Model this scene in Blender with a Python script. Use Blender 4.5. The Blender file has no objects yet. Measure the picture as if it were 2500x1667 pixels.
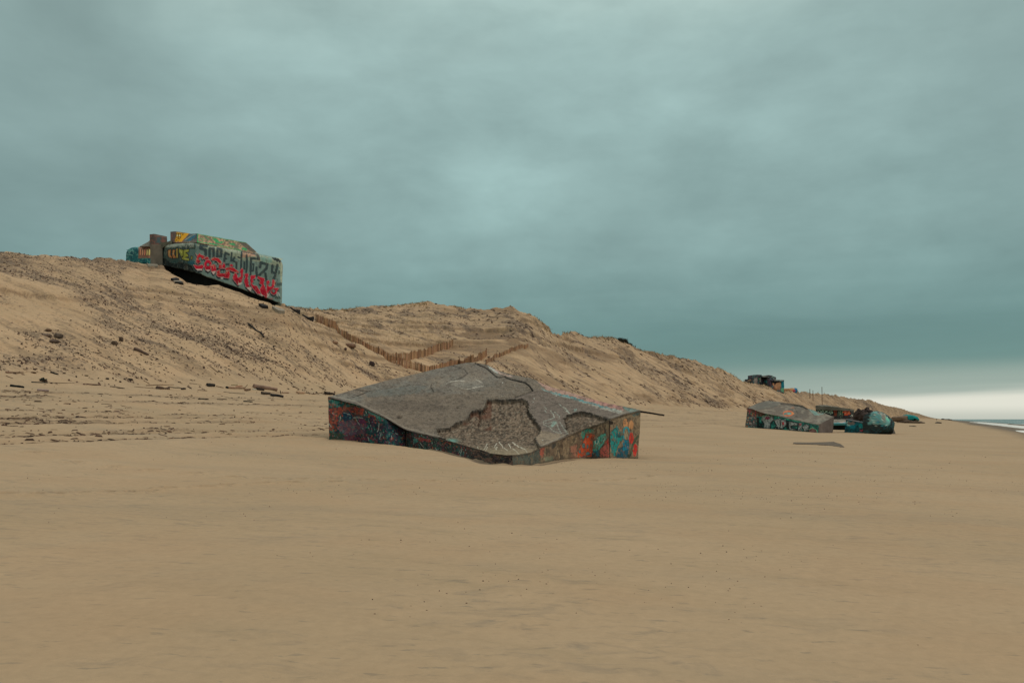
import bpy, math, random
import numpy as np
from mathutils import Vector

random.seed(5)
RNG = np.random.default_rng(11)
SC = bpy.context.scene
COL = SC.collection

# ------------------------------------------------------------------ camera fitted to the image, pixel to world helpers
# F, CX, CY: focal length and centre of the source image, in its own pixels
F, CX, CY = 2083.0, 1250.0, 833.5
HORIZON = 1023.0
EYE = 1.7
PITCH = math.atan((HORIZON - CY) / F)
CP, SP = math.cos(PITCH), math.sin(PITCH)
COAST = math.radians(26.7)          # bearing of the coast line
SC_S, SC_C = math.sin(COAST), math.cos(COAST)

def ray(px, py):
    a = (np.asarray(px, float) - CX) / F
    b = -(np.asarray(py, float) - CY) / F
    return a, CP - SP * b, SP + CP * b

def W(px, py, Y):
    """world point seen at (px, py) at forward distance Y"""
    x, y, z = ray(px, py)
    t = Y / y
    return np.stack([x * t, y * t, EYE + z * t], -1)

def proj(P):
    P = np.asarray(P, float)
    x, y, z = P[..., 0], P[..., 1], P[..., 2] - EYE
    f = y * CP + z * SP
    u = -y * SP + z * CP
    f = np.where(f < 1e-3, 1e-3, f)
    return CX + F * x / f, CY - F * u / f

def coast(x, y):
    """along-shore s and inland u"""
    return x * SC_S + y * SC_C, -x * SC_C + y * SC_S

def from_coast(s, u):
    return s * SC_S - u * SC_C, s * SC_C + u * SC_S

# ------------------------------------------------------------------ noise
_LUT = np.random.default_rng(99).random((512, 512), dtype=np.float32).ravel()

def _hash(ix, iy, iz, seed):
    k = (seed * 7919 + 13) if iz is None else (iz * 5171 + seed * 7919 + 13)
    return _LUT[((ix + k * 3) & 511) * 512 + ((iy + (k >> 2)) & 511)]

def vnoise(x, y, z=None, seed=0):
    x = np.asarray(x, np.float32); y = np.asarray(y, np.float32)
    x, y = np.broadcast_arrays(x, y)
    ix, iy = np.floor(x), np.floor(y)
    fx, fy = x - ix, y - iy
    ix, iy = ix.astype(np.int32), iy.astype(np.int32)
    fx = fx * fx * (3 - 2 * fx); fy = fy * fy * (3 - 2 * fy)
    if z is None: ks = [None]
    else:
        z = np.asarray(z, np.float32); iz = np.floor(z); fz = z - iz; fz = fz * fz * (3 - 2 * fz); iz = iz.astype(np.int32)
        ks = [iz, iz + 1]
    r = []
    for k in ks:
        a = _hash(ix, iy, k, seed); b = _hash(ix + 1, iy, k, seed)
        c = _hash(ix, iy + 1, k, seed); d = _hash(ix + 1, iy + 1, k, seed)
        a = a + (b - a) * fx; c = c + (d - c) * fx
        r.append(a + (c - a) * fy)
    return r[0] if z is None else r[0] + (r[1] - r[0]) * fz

def fbm(x, y, octv=4, seed=0, z=None, gain=.5):
    t = 0.; a = 1.; n = 0.
    for k in range(octv):
        t = t + a * vnoise(x * 2 ** k + 17.3 * k, y * 2 ** k - 9.1 * k, None if z is None else z * 2 ** k, seed + k)
        n += a; a *= gain
    return t / n

def sstep(a, b, x):
    t = np.clip((x - a) / (b - a), 0, 1)
    return t * t * (3 - 2 * t)

def lin(r, g, b, k=1.0):
    """display colour 0-255 -> linear, divided by k"""
    c = np.array([r, g, b], float) / 255
    c = np.where(c <= .04045, c / 12.92, ((c + .055) / 1.055) ** 2.4)
    return np.clip(c / k, .004, .85)

# ------------------------------------------------------------------ polygons and strokes in image pixels, projected through the camera onto surfaces
def inpoly(x, y, poly):
    inside = np.zeros(np.shape(x), bool)
    n = len(poly)
    for i in range(n):
        x1, y1 = poly[i]; x2, y2 = poly[(i + 1) % n]
        if y1 == y2: continue
        c = ((y1 > y) != (y2 > y)) & (x < (x2 - x1) * (y - y1) / (y2 - y1) + x1)
        inside ^= c
    return inside

def linedist(x, y, pts):
    d = np.full(np.shape(x), 1e9)
    for (x1, y1), (x2, y2) in zip(pts[:-1], pts[1:]):
        dx, dy = x2 - x1, y2 - y1
        L = dx * dx + dy * dy + 1e-9
        t = np.clip(((x - x1) * dx + (y - y1) * dy) / L, 0, 1)
        d = np.minimum(d, np.hypot(x - x1 - t * dx, y - y1 - t * dy))
    return d

class PixelSheet:
    """paint traced in image pixels: colour per point of a wall, drawn with shapes and brush strokes"""
    def __init__(s, x0, y0, x1, y1, S, base):
        s.x0, s.y0, s.S = x0, y0, S
        w, h = int((x1 - x0) * S) + 1, int((y1 - y0) * S) + 1
        s.X, s.Y = np.meshgrid(x0 + np.arange(w) / S, y0 + np.arange(h) / S)
        s.img = np.zeros((h, w, 3)) + np.asarray(base)
        s.T = lambda p: p
    def map(s, ox, oy, k):
        s.T = lambda p: [(ox + a / k, oy + b / k) for a, b in p]
        s.k = k
        return s
    def _win(s, P, pad):
        P = np.asarray(P)
        h, w = s.X.shape
        i0 = int(np.clip((P[:, 1].min() - pad - s.y0) * s.S, 0, h)); i1 = int(np.clip((P[:, 1].max() + pad - s.y0) * s.S + 2, 0, h))
        j0 = int(np.clip((P[:, 0].min() - pad - s.x0) * s.S, 0, w)); j1 = int(np.clip((P[:, 0].max() + pad - s.x0) * s.S + 2, 0, w))
        return slice(i0, i1), slice(j0, j1)
    def _mix(s, sl, m, col, a):
        m = (m * a)[..., None]
        s.img[sl] = s.img[sl] * (1 - m) + np.asarray(col) * m
    def poly(s, pts, col, a=1., rough=0., seed=0):
        P = s.T(pts); sl = s._win(P, 3)
        X, Y = s.X[sl], s.Y[sl]
        if X.size == 0: return
        if rough:
            X = X + (fbm(X * .35, Y * .35, 3, seed) - .5) * rough; Y = Y + (fbm(X * .35, Y * .35, 3, seed + 7) - .5) * rough
        s._mix(sl, inpoly(X, Y, P).astype(float), col, a)
    def stroke(s, pts, w, col, a=1., rough=0.):
        P = s.T(pts); w = w / s.k; sl = s._win(P, w + 2)
        X, Y = s.X[sl], s.Y[sl]
        if X.size == 0: return
        d = linedist(X, Y, P)
        if rough: d = d + (fbm(X * .8, Y * .8, 2, 3) - .5) * rough
        s._mix(sl, 1 - sstep(w / 2 - .3, w / 2 + .3, d), col, a)
    def oval(s, cx, cy, rx, ry, col, a=1., ring=0.):
        P = [(cx + rx * math.cos(t), cy + ry * math.sin(t)) for t in np.linspace(0, 2 * math.pi, 21)]
        if ring: s.stroke(P, ring, col, a)
        else: s.poly(P[:-1], col, a)
    def mottle(s, col, scale, thr, a=1., seed=0, sy=1., soft=.04, mask=None):
        n = fbm(s.X * scale, s.Y * scale * sy, 4, seed)
        m = sstep(thr - soft, thr + soft, n)
        if mask is not None: m = m * mask
        m = (m * a)[..., None]
        s.img = s.img * (1 - m) + np.asarray(col) * m
    def grain(s, amt, scale=1., seed=3, sy=1.):
        n = fbm(s.X * scale, s.Y * scale * sy, 4, seed)
        s.img = s.img * (1 + amt * (n - .5) * 2)[..., None]
    def sample(s, px, py):
        h, w = s.X.shape
        i = np.clip(((py - s.y0) * s.S + .5).astype(int), 0, h - 1); j = np.clip(((px - s.x0) * s.S + .5).astype(int), 0, w - 1)
        return s.img[i, j]
    def on(s, P):  # camera projects each vertex to its image pixel, colour read there
        return s.sample(*proj(P))

# ------------------------------------------------------------------ objects
def tag(o, label=None, cat=None, group=None, kind=None):
    if label: o['label'] = label
    if cat: o['category'] = cat
    if group: o['group'] = group
    if kind: o['kind'] = kind
    return o

def root(name, loc):
    o = bpy.data.objects.new(name, None)
    COL.objects.link(o)
    o.location = [float(v) for v in loc]
    o.empty_display_size = .3
    return o

def mesh(name, V, faces, mat, parent=None, col=None, smooth=False, attrs=None, origin=None):
    V = np.asarray(V, float).reshape(-1, 3)
    if parent is not None:
        off = np.array(parent.location)
    elif origin is not None:
        off = np.asarray(origin, float)
    else:
        off = np.array([V[:, 0].mean(), V[:, 1].mean(), V[:, 2].min()])
    if isinstance(faces, np.ndarray): faces = [faces]
    faces = [np.asarray(f, np.int32) for f in faces if len(f)]
    me = bpy.data.meshes.new(name)
    me.vertices.add(len(V))
    me.vertices.foreach_set('co', (V - off).astype(np.float32).ravel())
    loops = np.concatenate([f.ravel() for f in faces])
    tot = np.concatenate([np.full(len(f), f.shape[1], np.int32) for f in faces])
    st = np.concatenate([[0], np.cumsum(tot)[:-1]]).astype(np.int32)
    me.loops.add(len(loops)); me.loops.foreach_set('vertex_index', loops)
    me.polygons.add(len(tot)); me.polygons.foreach_set('loop_start', st); me.polygons.foreach_set('loop_total', tot)
    me.polygons.foreach_set('use_smooth', np.full(len(tot), smooth))
    if col is not None:
        a = me.attributes.new('paint', 'FLOAT_COLOR', 'POINT')
        c = np.ones((len(V), 4), np.float32); c[:, :3] = np.broadcast_to(col, (len(V), 3))
        a.data.foreach_set('color', c.ravel())
    for k, v in (attrs or {}).items():
        a = me.attributes.new(k, 'FLOAT', 'POINT'); a.data.foreach_set('value', np.asarray(v, np.float32))
    me.materials.append(mat)
    me.update(calc_edges=True); me.validate()
    o = bpy.data.objects.new(name, me)
    COL.objects.link(o)
    if parent is not None: o.parent = parent
    else: o.location = [float(v) for v in off]
    return o

def gridfaces(nr, nc, wrap=False, base=0):
    i = np.arange(nr - 1)[:, None]
    j = np.arange(nc if wrap else nc - 1)[None, :]
    jn = (j + 1) % nc
    a = i * nc + j; b = i * nc + jn; c = (i + 1) * nc + jn; d = (i + 1) * nc + j
    return (np.stack([a, b, c, d], -1).reshape(-1, 4) + base).astype(np.int32)

def patch(p00, p10, p11, p01, nu, nv):
    u = np.linspace(0, 1, nu)[None, :, None]; v = np.linspace(0, 1, nv)[:, None, None]
    p00, p10, p11, p01 = [np.asarray(p, float) for p in (p00, p10, p11, p01)]
    return ((p00 * (1 - u) + p10 * u) * (1 - v) + (p01 * (1 - u) + p11 * u) * v).reshape(-1, 3)

def hexa(bot, top, res=.12, rough=0., seed=0, cap=True):
    """six-sided solid from 4 bottom and 4 top corners (same order), finely gridded; returns V, F"""
    bot = [np.asarray(b, float) for b in bot]; top = [np.asarray(t, float) for t in top]
    Vs, Fs, base = [], [], 0
    quads = [(bot[i], bot[(i + 1) % 4], top[(i + 1) % 4], top[i]) for i in range(4)]
    if cap: quads.append((top[0], top[1], top[2], top[3])); quads.append((bot[3], bot[2], bot[1], bot[0]))
    for q in quads:
        lu = max(np.linalg.norm(q[1] - q[0]), np.linalg.norm(q[2] - q[3])); lv = max(np.linalg.norm(q[3] - q[0]), np.linalg.norm(q[2] - q[1]))
        nu, nv = int(np.clip(lu / res, 1, 400)) + 1, int(np.clip(lv / res, 1, 200)) + 1
        Vs.append(patch(*q, nu, nv)); Fs.append(gridfaces(nv, nu, base=base)); base += nu * nv
    V = np.concatenate(Vs)
    if rough:
        c = V.mean(0)
        for k in range(3):
            V[:, k] += rough * (fbm(V[:, 0] * 1.1, V[:, 1] * 1.1, 4, seed + 31 * k, V[:, 2] * 1.1) - .5) * 2
    return V, np.concatenate(Fs)

def resample(pts, n, closed=False):
    P = np.asarray(pts, float)
    if closed: P = np.vstack([P, P[:1]])
    d = np.concatenate([[0], np.cumsum(np.linalg.norm(np.diff(P, axis=0), axis=1))])
    t = np.linspace(0, d[-1], n + 1)[:-1] if closed else np.linspace(0, d[-1], n)
    return np.stack([np.interp(t, d, P[:, k]) for k in range(P.shape[1])], -1)

def chaikin(P, it, closed=True):
    P = np.asarray(P, float)
    for _ in range(it):
        Q = np.roll(P, -1, 0)
        P = np.stack([P * .75 + Q * .25, P * .25 + Q * .75], 1).reshape(-1, P.shape[1])
    return P

def jitter3(V, amp, sc, seed, octv=4):
    V = V.copy()
    for k in range(3):
        V[:, k] += amp * (fbm(V[:, 0] * sc + 3, V[:, 1] * sc, octv, seed + 19 * k, V[:, 2] * sc) - .5) * 2
    return V

def chunk(outline, Y, depth, n=110, L=15, p=3., rough=.15, sc=.8, seed=1, lean=0.):
    """solid lump whose frontal outline is given; real thickness depth, rounded towards front and back"""
    O = resample([W(a, b, Y) for a, b in outline], n, True)
    c = O.mean(0)
    ks = np.sin(np.linspace(-1, 1, L) * math.pi / 2)
    ks[0], ks[-1] = -.999, .999
    rings = []
    for k in ks:
        sc_ = (1 - abs(k) ** p) ** (1 / p)
        R = c + (O - c) * sc_
        R[:, 1] += k * depth / 2 + lean * (R[:, 2] - c[2])
        rings.append(R)
    V = np.concatenate(rings)
    Fq = gridfaces(L, n, wrap=True)
    m = len(V)
    V = np.vstack([V, rings[0].mean(0), rings[-1].mean(0)])
    j = np.arange(n); jn = (j + 1) % n
    t1 = np.stack([np.full(n, m), jn, j], -1); t2 = np.stack([np.full(n, m + 1), (L - 1) * n + j, (L - 1) * n + jn], -1)
    V = jitter3(V, rough, sc, seed)
    return V, [Fq, t1, t2]

def tube(pts, rad, nseg=10, rough=.0, seed=0, cap=True):
    """irregular round bar along pts with radius per point"""
    P = np.asarray(pts, float); n = len(P)
    T = np.gradient(P, axis=0); T /= np.linalg.norm(T, axis=1)[:, None] + 1e-9
    up = np.array([0, 0, 1.]) if abs(T[n // 2, 2]) < .9 else np.array([1., 0, 0])
    A = np.cross(T, up); A /= np.linalg.norm(A, axis=1)[:, None] + 1e-9
    B = np.cross(A, T)
    th = np.arange(nseg) / nseg * 2 * math.pi
    rad = np.broadcast_to(rad, (n,))
    V = P[:, None] + rad[:, None, None] * (np.cos(th)[None, :, None] * A[:, None] + np.sin(th)[None, :, None] * B[:, None])
    V = V.reshape(-1, 3)
    Fq = gridfaces(n, nseg, wrap=True)
    V = np.vstack([V, P[0] - T[0] * rad[0] * .15, P[-1] + T[-1] * rad[-1] * .15]); m = n * nseg
    j = np.arange(nseg); jn = (j + 1) % nseg
    t1 = np.stack([np.full(nseg, m), jn, j], -1); t2 = np.stack([np.full(nseg, m + 1), (n - 1) * nseg + j, (n - 1) * nseg + jn], -1)
    if rough: V = jitter3(V, rough, 2.2, seed, 3)
    return V, [Fq, t1, t2]

def tps(xy, z, q, reg=1e-3):
    """thin-plate surface through control points"""
    xy = np.asarray(xy, float); z = np.asarray(z, float)
    c, s = xy.mean(0), np.abs(xy - xy.mean(0)).max()
    a = (xy - c) / s
    def K(A, B):
        r2 = ((A[:, None] - B[None]) ** 2).sum(-1)
        return r2 * np.log(r2 + 1e-12)
    n = len(a)
    M = np.zeros((n + 3, n + 3)); M[:n, :n] = K(a, a) + reg * np.eye(n)
    Pm = np.hstack([np.ones((n, 1)), a]); M[:n, n:] = Pm; M[n:, :n] = Pm.T
    w = np.linalg.solve(M, np.concatenate([z, np.zeros(3)]))
    out = []
    for ch in np.array_split((np.asarray(q) - c) / s, max(1, len(q) // 20000)):
        out.append(K(ch, a) @ w[:n] + w[n] + ch @ w[n + 1:])
    return np.concatenate(out)

# ------------------------------------------------------------------ materials
class NT:
    def __init__(s, mat):
        s.t = mat.node_tree; s.t.nodes.clear()
    def n(s, typ, **kw):
        nd = s.t.nodes.new(typ)
        ins = kw.pop('ins', {})
        for k, v in kw.items(): setattr(nd, k, v)
        for k, v in ins.items(): s.set(nd.inputs[k], v)
        return nd
    def set(s, sock, v):
        if isinstance(v, bpy.types.NodeSocket): s.t.links.new(v, sock)
        elif isinstance(v, bpy.types.Node): s.t.links.new(v.outputs[0], sock)
        else:
            if isinstance(v, (tuple, list, np.ndarray)) and sock.type == 'RGBA' and len(v) == 3: v = (*[float(q) for q in v], 1.)
            sock.default_value = v
    def math(s, op, a, b=0., c=0., clamp=False):
        nd = s.t.nodes.new('ShaderNodeMath'); nd.operation = op; nd.use_clamp = clamp
        s.set(nd.inputs[0], a); s.set(nd.inputs[1], b); s.set(nd.inputs[2], c)
        return nd.outputs[0]
    def mix(s, fac, a, b, blend='MIX'):
        nd = s.t.nodes.new('ShaderNodeMix'); nd.data_type = 'RGBA'; nd.blend_type = blend
        for sk, v in ((nd.inputs[0], fac), (nd.inputs[6], a), (nd.inputs[7], b)):
            if isinstance(v, (tuple, list, np.ndarray)): v = (*[float(q) for q in v][:3], 1.)
            s.set(sk, v)
        return nd.outputs[2]
    def noise(s, vec, scale, detail=4., rough=.5, dist=0.):
        nd = s.n('ShaderNodeTexNoise', ins={'Vector': vec, 'Scale': scale, 'Detail': detail, 'Roughness': rough, 'Distortion': dist})
        return nd.outputs[0]
    def step(s, v, a, b):
        nd = s.n('ShaderNodeMapRange', interpolation_type='SMOOTHSTEP', ins={'Value': v, 'From Min': a, 'From Max': b, 'To Min': 0., 'To Max': 1.})
        return nd.outputs[0]
    def attr(s, name, col=False):
        nd = s.n('ShaderNodeAttribute', attribute_name=name)
        return nd.outputs[0] if col else nd.outputs['Fac']
    def mapping(s, vec, rot=(0, 0, 0), scale=(1, 1, 1)):
        r = s.n('ShaderNodeMapping', ins={'Vector': vec, 'Rotation': rot, 'Scale': (1, 1, 1)}).outputs[0]
        return s.n('ShaderNodeMapping', ins={'Vector': r, 'Scale': scale}).outputs[0]

def newmat(name):
    m = bpy.data.materials.new(name); m.use_nodes = True
    return m, NT(m)

def finish(nt, color, rough=.9, height=None, bump=.3, dist=.02, spec=.3):
    b = nt.n('ShaderNodeBsdfPrincipled', ins={'Base Color': color, 'Roughness': rough, 'Specular IOR Level': spec})
    if height is not None:
        bp = nt.n('ShaderNodeBump', ins={'Height': height, 'Strength': bump, 'Distance': dist})
        nt.set(b.inputs['Normal'], bp.outputs[0])
    o = nt.n('ShaderNodeOutputMaterial'); nt.set(o.inputs['Surface'], b.outputs[0])
    return b

def geo(nt):
    return nt.n('ShaderNodeNewGeometry').outputs['Position']

def m_painted(name, amt=.35, scale=3., bump=.4, bdist=.03, fine=14., rough=.85):
    m, nt = newmat(name)
    p = geo(nt)
    n1 = nt.noise(p, scale, 6., .6); n2 = nt.noise(p, fine, 4., .6)
    k = nt.math('ADD', nt.math('MULTIPLY', nt.math('SUBTRACT', n1, .5), amt * 2), nt.math('MULTIPLY_ADD', nt.math('SUBTRACT', n2, .5), amt * 1.6, 1.))
    c = nt.mix(1., nt.attr('paint', True), nt.n('ShaderNodeCombineColor', ins={0: k, 1: k, 2: k}).outputs[0], 'MULTIPLY')
    finish(nt, c, rough, nt.math('ADD', n1, nt.math('MULTIPLY', n2, .5)), bump, bdist, .2)
    return m
# ------------------------------------------------------------------ the ground: one polar sheet, fine where it is near
_ku = [-4000, -300, -120, -60, -45, -41, -36, -31, -27, -22, -18, -12, 0, 9, 15, 20, 26, 32, 36, 41, 47, 60]
_kz = [-90, -7, -3.2, -2.05, -1.72, -1.60, -1.0, -.72, -.98, -1.0, -.82, -.46, 0, .16, .33, .56, .98, 1.56, 2.05, 2.75, 3.7, 6.5]
_gu = np.arange(-320, 62, .25)
_gz = np.interp(_gu, _ku, _kz)
_g = np.exp(-.5 * (np.arange(-12, 13) * .25 / 1.3) ** 2); _g /= _g.sum()
_gz = np.convolve(np.pad(_gz, 12, 'edge'), _g, 'valid')
def beach_z(u):
    return np.where(u < -300, np.interp(u, _ku, _kz), np.interp(u, _gu, _gz))

U_FOOT = 47.0
az_in = np.radians(np.arange(-35, 35.001, .054))
az_out = np.radians(np.concatenate([np.arange(35.8, 60, 1.2), np.arange(60, 324, 3.), np.arange(-36 + 360 - 0.0, 325, 1.)]))
az_out = np.radians(np.concatenate([np.arange(35.8, 60, 1.2), np.arange(60, 300, 3.), np.arange(300, 324.6, 1.2)]))
AZ = np.concatenate([az_in, az_out]); NC = len(AZ); NIN = len(az_in)
rel = COAST - AZ
srel = np.sin(rel)
AZS = np.where(AZ > math.pi, AZ - 2 * math.pi, AZ)

def ctrl(rows):  # rows are traced, partly nudged image pixels with chosen distances
    """image pixel points (px, py, radial distance) -> azimuth, distance, height, sorted by azimuth"""
    a, D, z = [], [], []
    for px, py, d in rows:
        x, y, w = ray(px, py); h = math.hypot(x, y)
        a.append(math.atan2(x, y)); D.append(d); z.append(EYE + w / h * d)
    o = np.argsort(a)
    return np.array(a)[o], np.array(D)[o], np.array(z)[o]
k_ = 2500 / 2352.
E1 = ctrl([(0, 609, 110), (64, 613.5, 110), (160, 622, 112), (245, 627.5, 114), (308, 630, 117), (361, 637, 118), (397, 648, 113), (425, 663, 109.5), (454, 681, 106), (522, 702, 101.5),
           (576, 718, 98.5), (638, 741, 95.5), (674, 751, 94), (696, 751, 95), (730, 770, 97), (765, 791, 98), (829, 822, 99), (903, 863, 99), (960, 887, 99), (1020, 909, 99), (1080, 928, 97)])
C2 = ctrl([(0, 700, 205), (400, 720, 200), (650, 752, 193), (733, 755, 190), (765, 756, 190), (850, 757, 190), (872, 749.5, 190), (930, 744, 190), (989, 739, 190), (1050, 740, 190),
           (1105, 742, 190), (1180, 750, 190), (1254, 748, 190), (1291, 762, 190), (1310, 778, 190), (1329, 793, 191), (1350, 808, 193), (1371, 817, 198), (1400, 815, 215), (1424, 816, 225), (1509, 829, 240), (1573, 850, 262), (1701, 882, 300),
           (1764, 906, 325), (1800, 920, 338), (1828, 933, 352), (1850, 938, 366), (1880, 946, 380), (1913, 957, 385), (1940, 956, 420), (1966, 957, 470), (2020, 962, 560), (2126, 978, 880),
           (2200, 997, 1500), (2243, 1009.5, 2600), (2264, 1016.5, 3600), (2285, 1020.5, 5500), (2310, 1022.6, 9000)])
MM = ctrl([(700 * k_, 738 * k_, 137), (740 * k_, 752 * k_, 136), (800 * k_, 783 * k_, 134), (850 * k_, 808 * k_, 132), (900 * k_, 829 * k_, 131), (950 * k_, 842 * k_, 130), (1000 * k_, 850 * k_, 130), (1060 * k_, 845 * k_, 132), (1118 * k_, 832 * k_, 136), (1210 * k_, 806 * k_, 142)])
def at_az(c, k): return np.interp(AZS, c[0], c[k])
s_foot = 47 / np.tan(np.clip(rel, .004, 3.1))
wob = 1.8 * (fbm(s_foot * .045 + 5, s_foot * 0, 3, 4) - .5) * 2
Df = np.where(srel > .0035, (U_FOOT + wob) / np.maximum(srel, .0035), 13000.)
Df = np.minimum(Df, 12000.)
uf = Df * srel
zf = beach_z(uf)
land = sstep(-.003, .006, srel)
c2D = np.maximum(at_az(C2, 1), Df * 1.12); c2z = at_az(C2, 2)
c2D = np.where(AZS < -.6, np.maximum(c2D, Df * 2.2), c2D)
c2z = np.where(srel > 0, np.maximum(c2z, zf + .3), c2z)
c2z = zf + (c2z - zf) * land
px_az = CX + F * np.tan(np.clip(AZS, -1.2, 1.2)) / CP
w1 = sstep(1040, 1240, px_az)                       # where the near dune has run out
e1D = np.maximum(at_az(E1, 1), Df * 1.08); e1z = at_az(E1, 2)
e1D = np.where(AZS < -.56, np.maximum(e1D, Df * 1.55), e1D)
lin_ = lambda f: (Df + f * (c2D - Df), zf + f ** 1.1 * (c2z - zf))
a, b = lin_(.30); e1D = e1D * (1 - w1) + a * w1; e1z = e1z * (1 - w1) + b * w1
d0D, d0z = e1D + 7, e1z - .9
a, b = lin_(.36); dD = d0D * (1 - w1) + a * w1; dz = d0z * (1 - w1) + b * w1
mD0, mz0 = at_az(MM, 1), at_az(MM, 2)
wl = sstep(660, 740, px_az)                          # left of here the valley is hidden
mz0 = np.minimum(mz0, dz + 3) * (1 - wl) + mz0 * wl
w2 = sstep(1150, 1330, px_az)
a, b = lin_(.52); mD = mD0 * (1 - w2) + a * w2; mz = mz0 * (1 - w2) + b * w2
mD = np.maximum(mD, dD * 1.02)
c2D = np.maximum(c2D, mD * 1.05)
pD, pz = c2D * 1.12 + 25, c2z - 2.0
qD, qz = c2D * 1.5 + 500, np.minimum(c2z - 6, beach_z(np.clip(c2D * srel, -4000, 40)))
qz = np.where(srel > 0, np.maximum(qz, 2.), qz)

rows_D, rows_Z, rowkind = [], [], []
def addrow(D, Z=None, kind=0):
    rows_D.append(np.broadcast_to(D, (NC,)).astype(float)); rows_Z.append(Z); rowkind.append(kind)
near = np.concatenate([[.4, 1., 1.8], 1 / np.linspace(1 / 2.6, 1 / 17., 250), np.arange(17.08, 29, .075), np.arange(29.1, 34, .12)])
for d in near: addrow(d)
for t in np.linspace(0, 1, 231)[1:]:
    tt = t; addrow(1 / (1 / 34. + tt * (1 / Df - 1 / 34.)))
NB = len(rows_D)                                     # rows of the beach
def seg(D0, z0, D1, z1, n, kind, ease=1.):
    for t in np.linspace(0, 1, n + 1)[1:]: addrow(D0 + t * (D1 - D0), z0 + t ** ease * (z1 - z0), kind)
seg(Df, zf, e1D, e1z, 250, 1, 1.06)
N1 = len(rows_D)
seg(e1D, e1z, dD, dz, 14, 2)
seg(dD, dz, mD, mz, 80, 2)
seg(mD, mz, c2D, c2z, 210, 2, .97)
seg(c2D, c2z, pD, pz, 12, 3)
seg(pD, pz, qD, qz, 8, 3)
DD = np.stack(rows_D); NR = len(DD)
XX = DD * np.sin(AZ)[None]; YY = DD * np.cos(AZ)[None]
SS, UU = coast(XX, YY)
ZZ = np.empty_like(DD)
for i in range(NR):
    if rows_Z[i] is None:
        ZZ[i] = beach_z(UU[i])
        if i >= NB - 60:
            t = (i - (NB - 61)) / 60.; ZZ[i] = ZZ[i] * (1 - t) + (zf + (ZZ[i] - beach_z(uf))) * t
    else: ZZ[i] = rows_Z[i]
# round the corners of the profiles
for _ in range(2):
    Zs = ZZ.copy(); Zs[2:-2] = (ZZ[:-4] + 2 * ZZ[1:-3] + 3 * ZZ[2:-2] + 2 * ZZ[3:-1] + ZZ[4:]) / 9; ZZ = Zs
PXX, PYY = proj(np.stack([XX, YY, ZZ], -1))
kind = np.array(rowkind)[:, None]
dune = sstep(0, 1, (DD - Df) / (4 + .05 * DD)) * land[None]
infr = (np.arange(NC) < NIN)[None] * np.ones((NR, 1))
frac2 = np.clip((ZZ - zf) / np.maximum(c2z - zf, 1), 0, 1.2)
up1 = np.clip((DD - Df) / np.maximum(e1D - Df, 1), 0, 1)
far = np.clip(DD / 100., 1, 8)                       # coarser relief far away
is1 = (kind == 1) * (1 - w1)[None]
# gully streaks down the fall line, lumps, ledges
st = fbm(SS * .55 / far ** .5, UU * .05, 4, 21) - .5
st2 = fbm(SS * 1.6 / far ** .5, UU * .12 + SS * .1, 3, 27) - .5
lump = fbm(SS * .09, UU * .09, 4, 33) - .5
ZZ += dune * (st * .75 + st2 * .5) * np.minimum(far, 2.5) * .8
ZZ += dune * (fbm(SS * 3 / far ** .5, UU * .5 / far ** .5 + SS * .2, 4, 29) - .5) * .22 * np.minimum(far, 2)
ZZ += dune * lump * 1.5 * np.sin(np.clip(up1, 0, 1) * math.pi * .9 + .1)
# eroded shelves: short broken scarps running across the slope
led = fbm(SS * .045 + .35 * ZZ * .2, ZZ * .42 + SS * .02, 4, 41)
step_ = np.abs(led - .5)
scarp = (1 - sstep(0, .035, step_)) * sstep(.45, .62, fbm(SS * .04, UU * .05, 3, 47))
ZZ += dune * (sstep(.44, .56, led) - .5) * .5 * sstep(.4, .62, fbm(SS * .04, UU * .05, 3, 47)) * np.minimum(far, 2)
# ragged crest of the back dunes
cr = np.exp(-((DD - c2D) / (.10 * c2D)) ** 2) * (kind >= 2)
ZZ += cr * (fbm(SS * .16 / far ** .4, UU * .16, 4, 51) - .5) * 1.3 * np.minimum(far, 3) * .5 * land[None]
ZZ += cr * (fbm(SS * .7 / far ** .4, UU * .7, 3, 53) - .5) * .9 * np.minimum(far, 3) * .6 * land[None]
cr1 = np.exp(-((DD - e1D) / 5.) ** 2) * (1 - w1)[None] * (np.abs(kind - 1.5) < 1)
ZZ += cr1 * (fbm(SS * .8, UU * .8, 3, 57) - .5) * .18
# beach: long swells, ruts and strand lines along the shore
bch = 1 - dune
ZZ += bch * (fbm(SS * .02, UU * .12, 3, 61) - .5) * .16 * sstep(-30, 5, UU)
ZZ += bch * (fbm(SS * .5, UU * .5, 3, 65) - .5) * .03
rip = fbm(SS * .35 + UU * .9, UU * 3.2, 3, 67)
ZZ += bch * (rip - .5) * .022 * (DD < 60)
wig = 1.6 * (fbm(SS * .03, SS * 0, 3, 71) - .5)
upper = sstep(21, 27, UU + wig * 2)
rut = np.zeros_like(ZZ); wr = np.zeros_like(ZZ)
for uk, wd, dp in ((25.2, .3, .05), (27.2, .32, .07), (29.0, .3, .07), (31.4, .3, .06), (33.5, .35, .06)):
    e = np.exp(-((UU - uk - wig * 1.3) / wd) ** 2); e2 = np.exp(-((UU - uk - wig * 1.3 - .45) / .22) ** 2)
    k = sstep(.3, .5, fbm(SS * .05, SS * 0 + uk, 2, 73))
    rut += (-e + .8 * e2) * dp * k; wr += .6 * e * k * (.4 + fbm(SS * .3, UU * 2, 2, 74))
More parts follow.
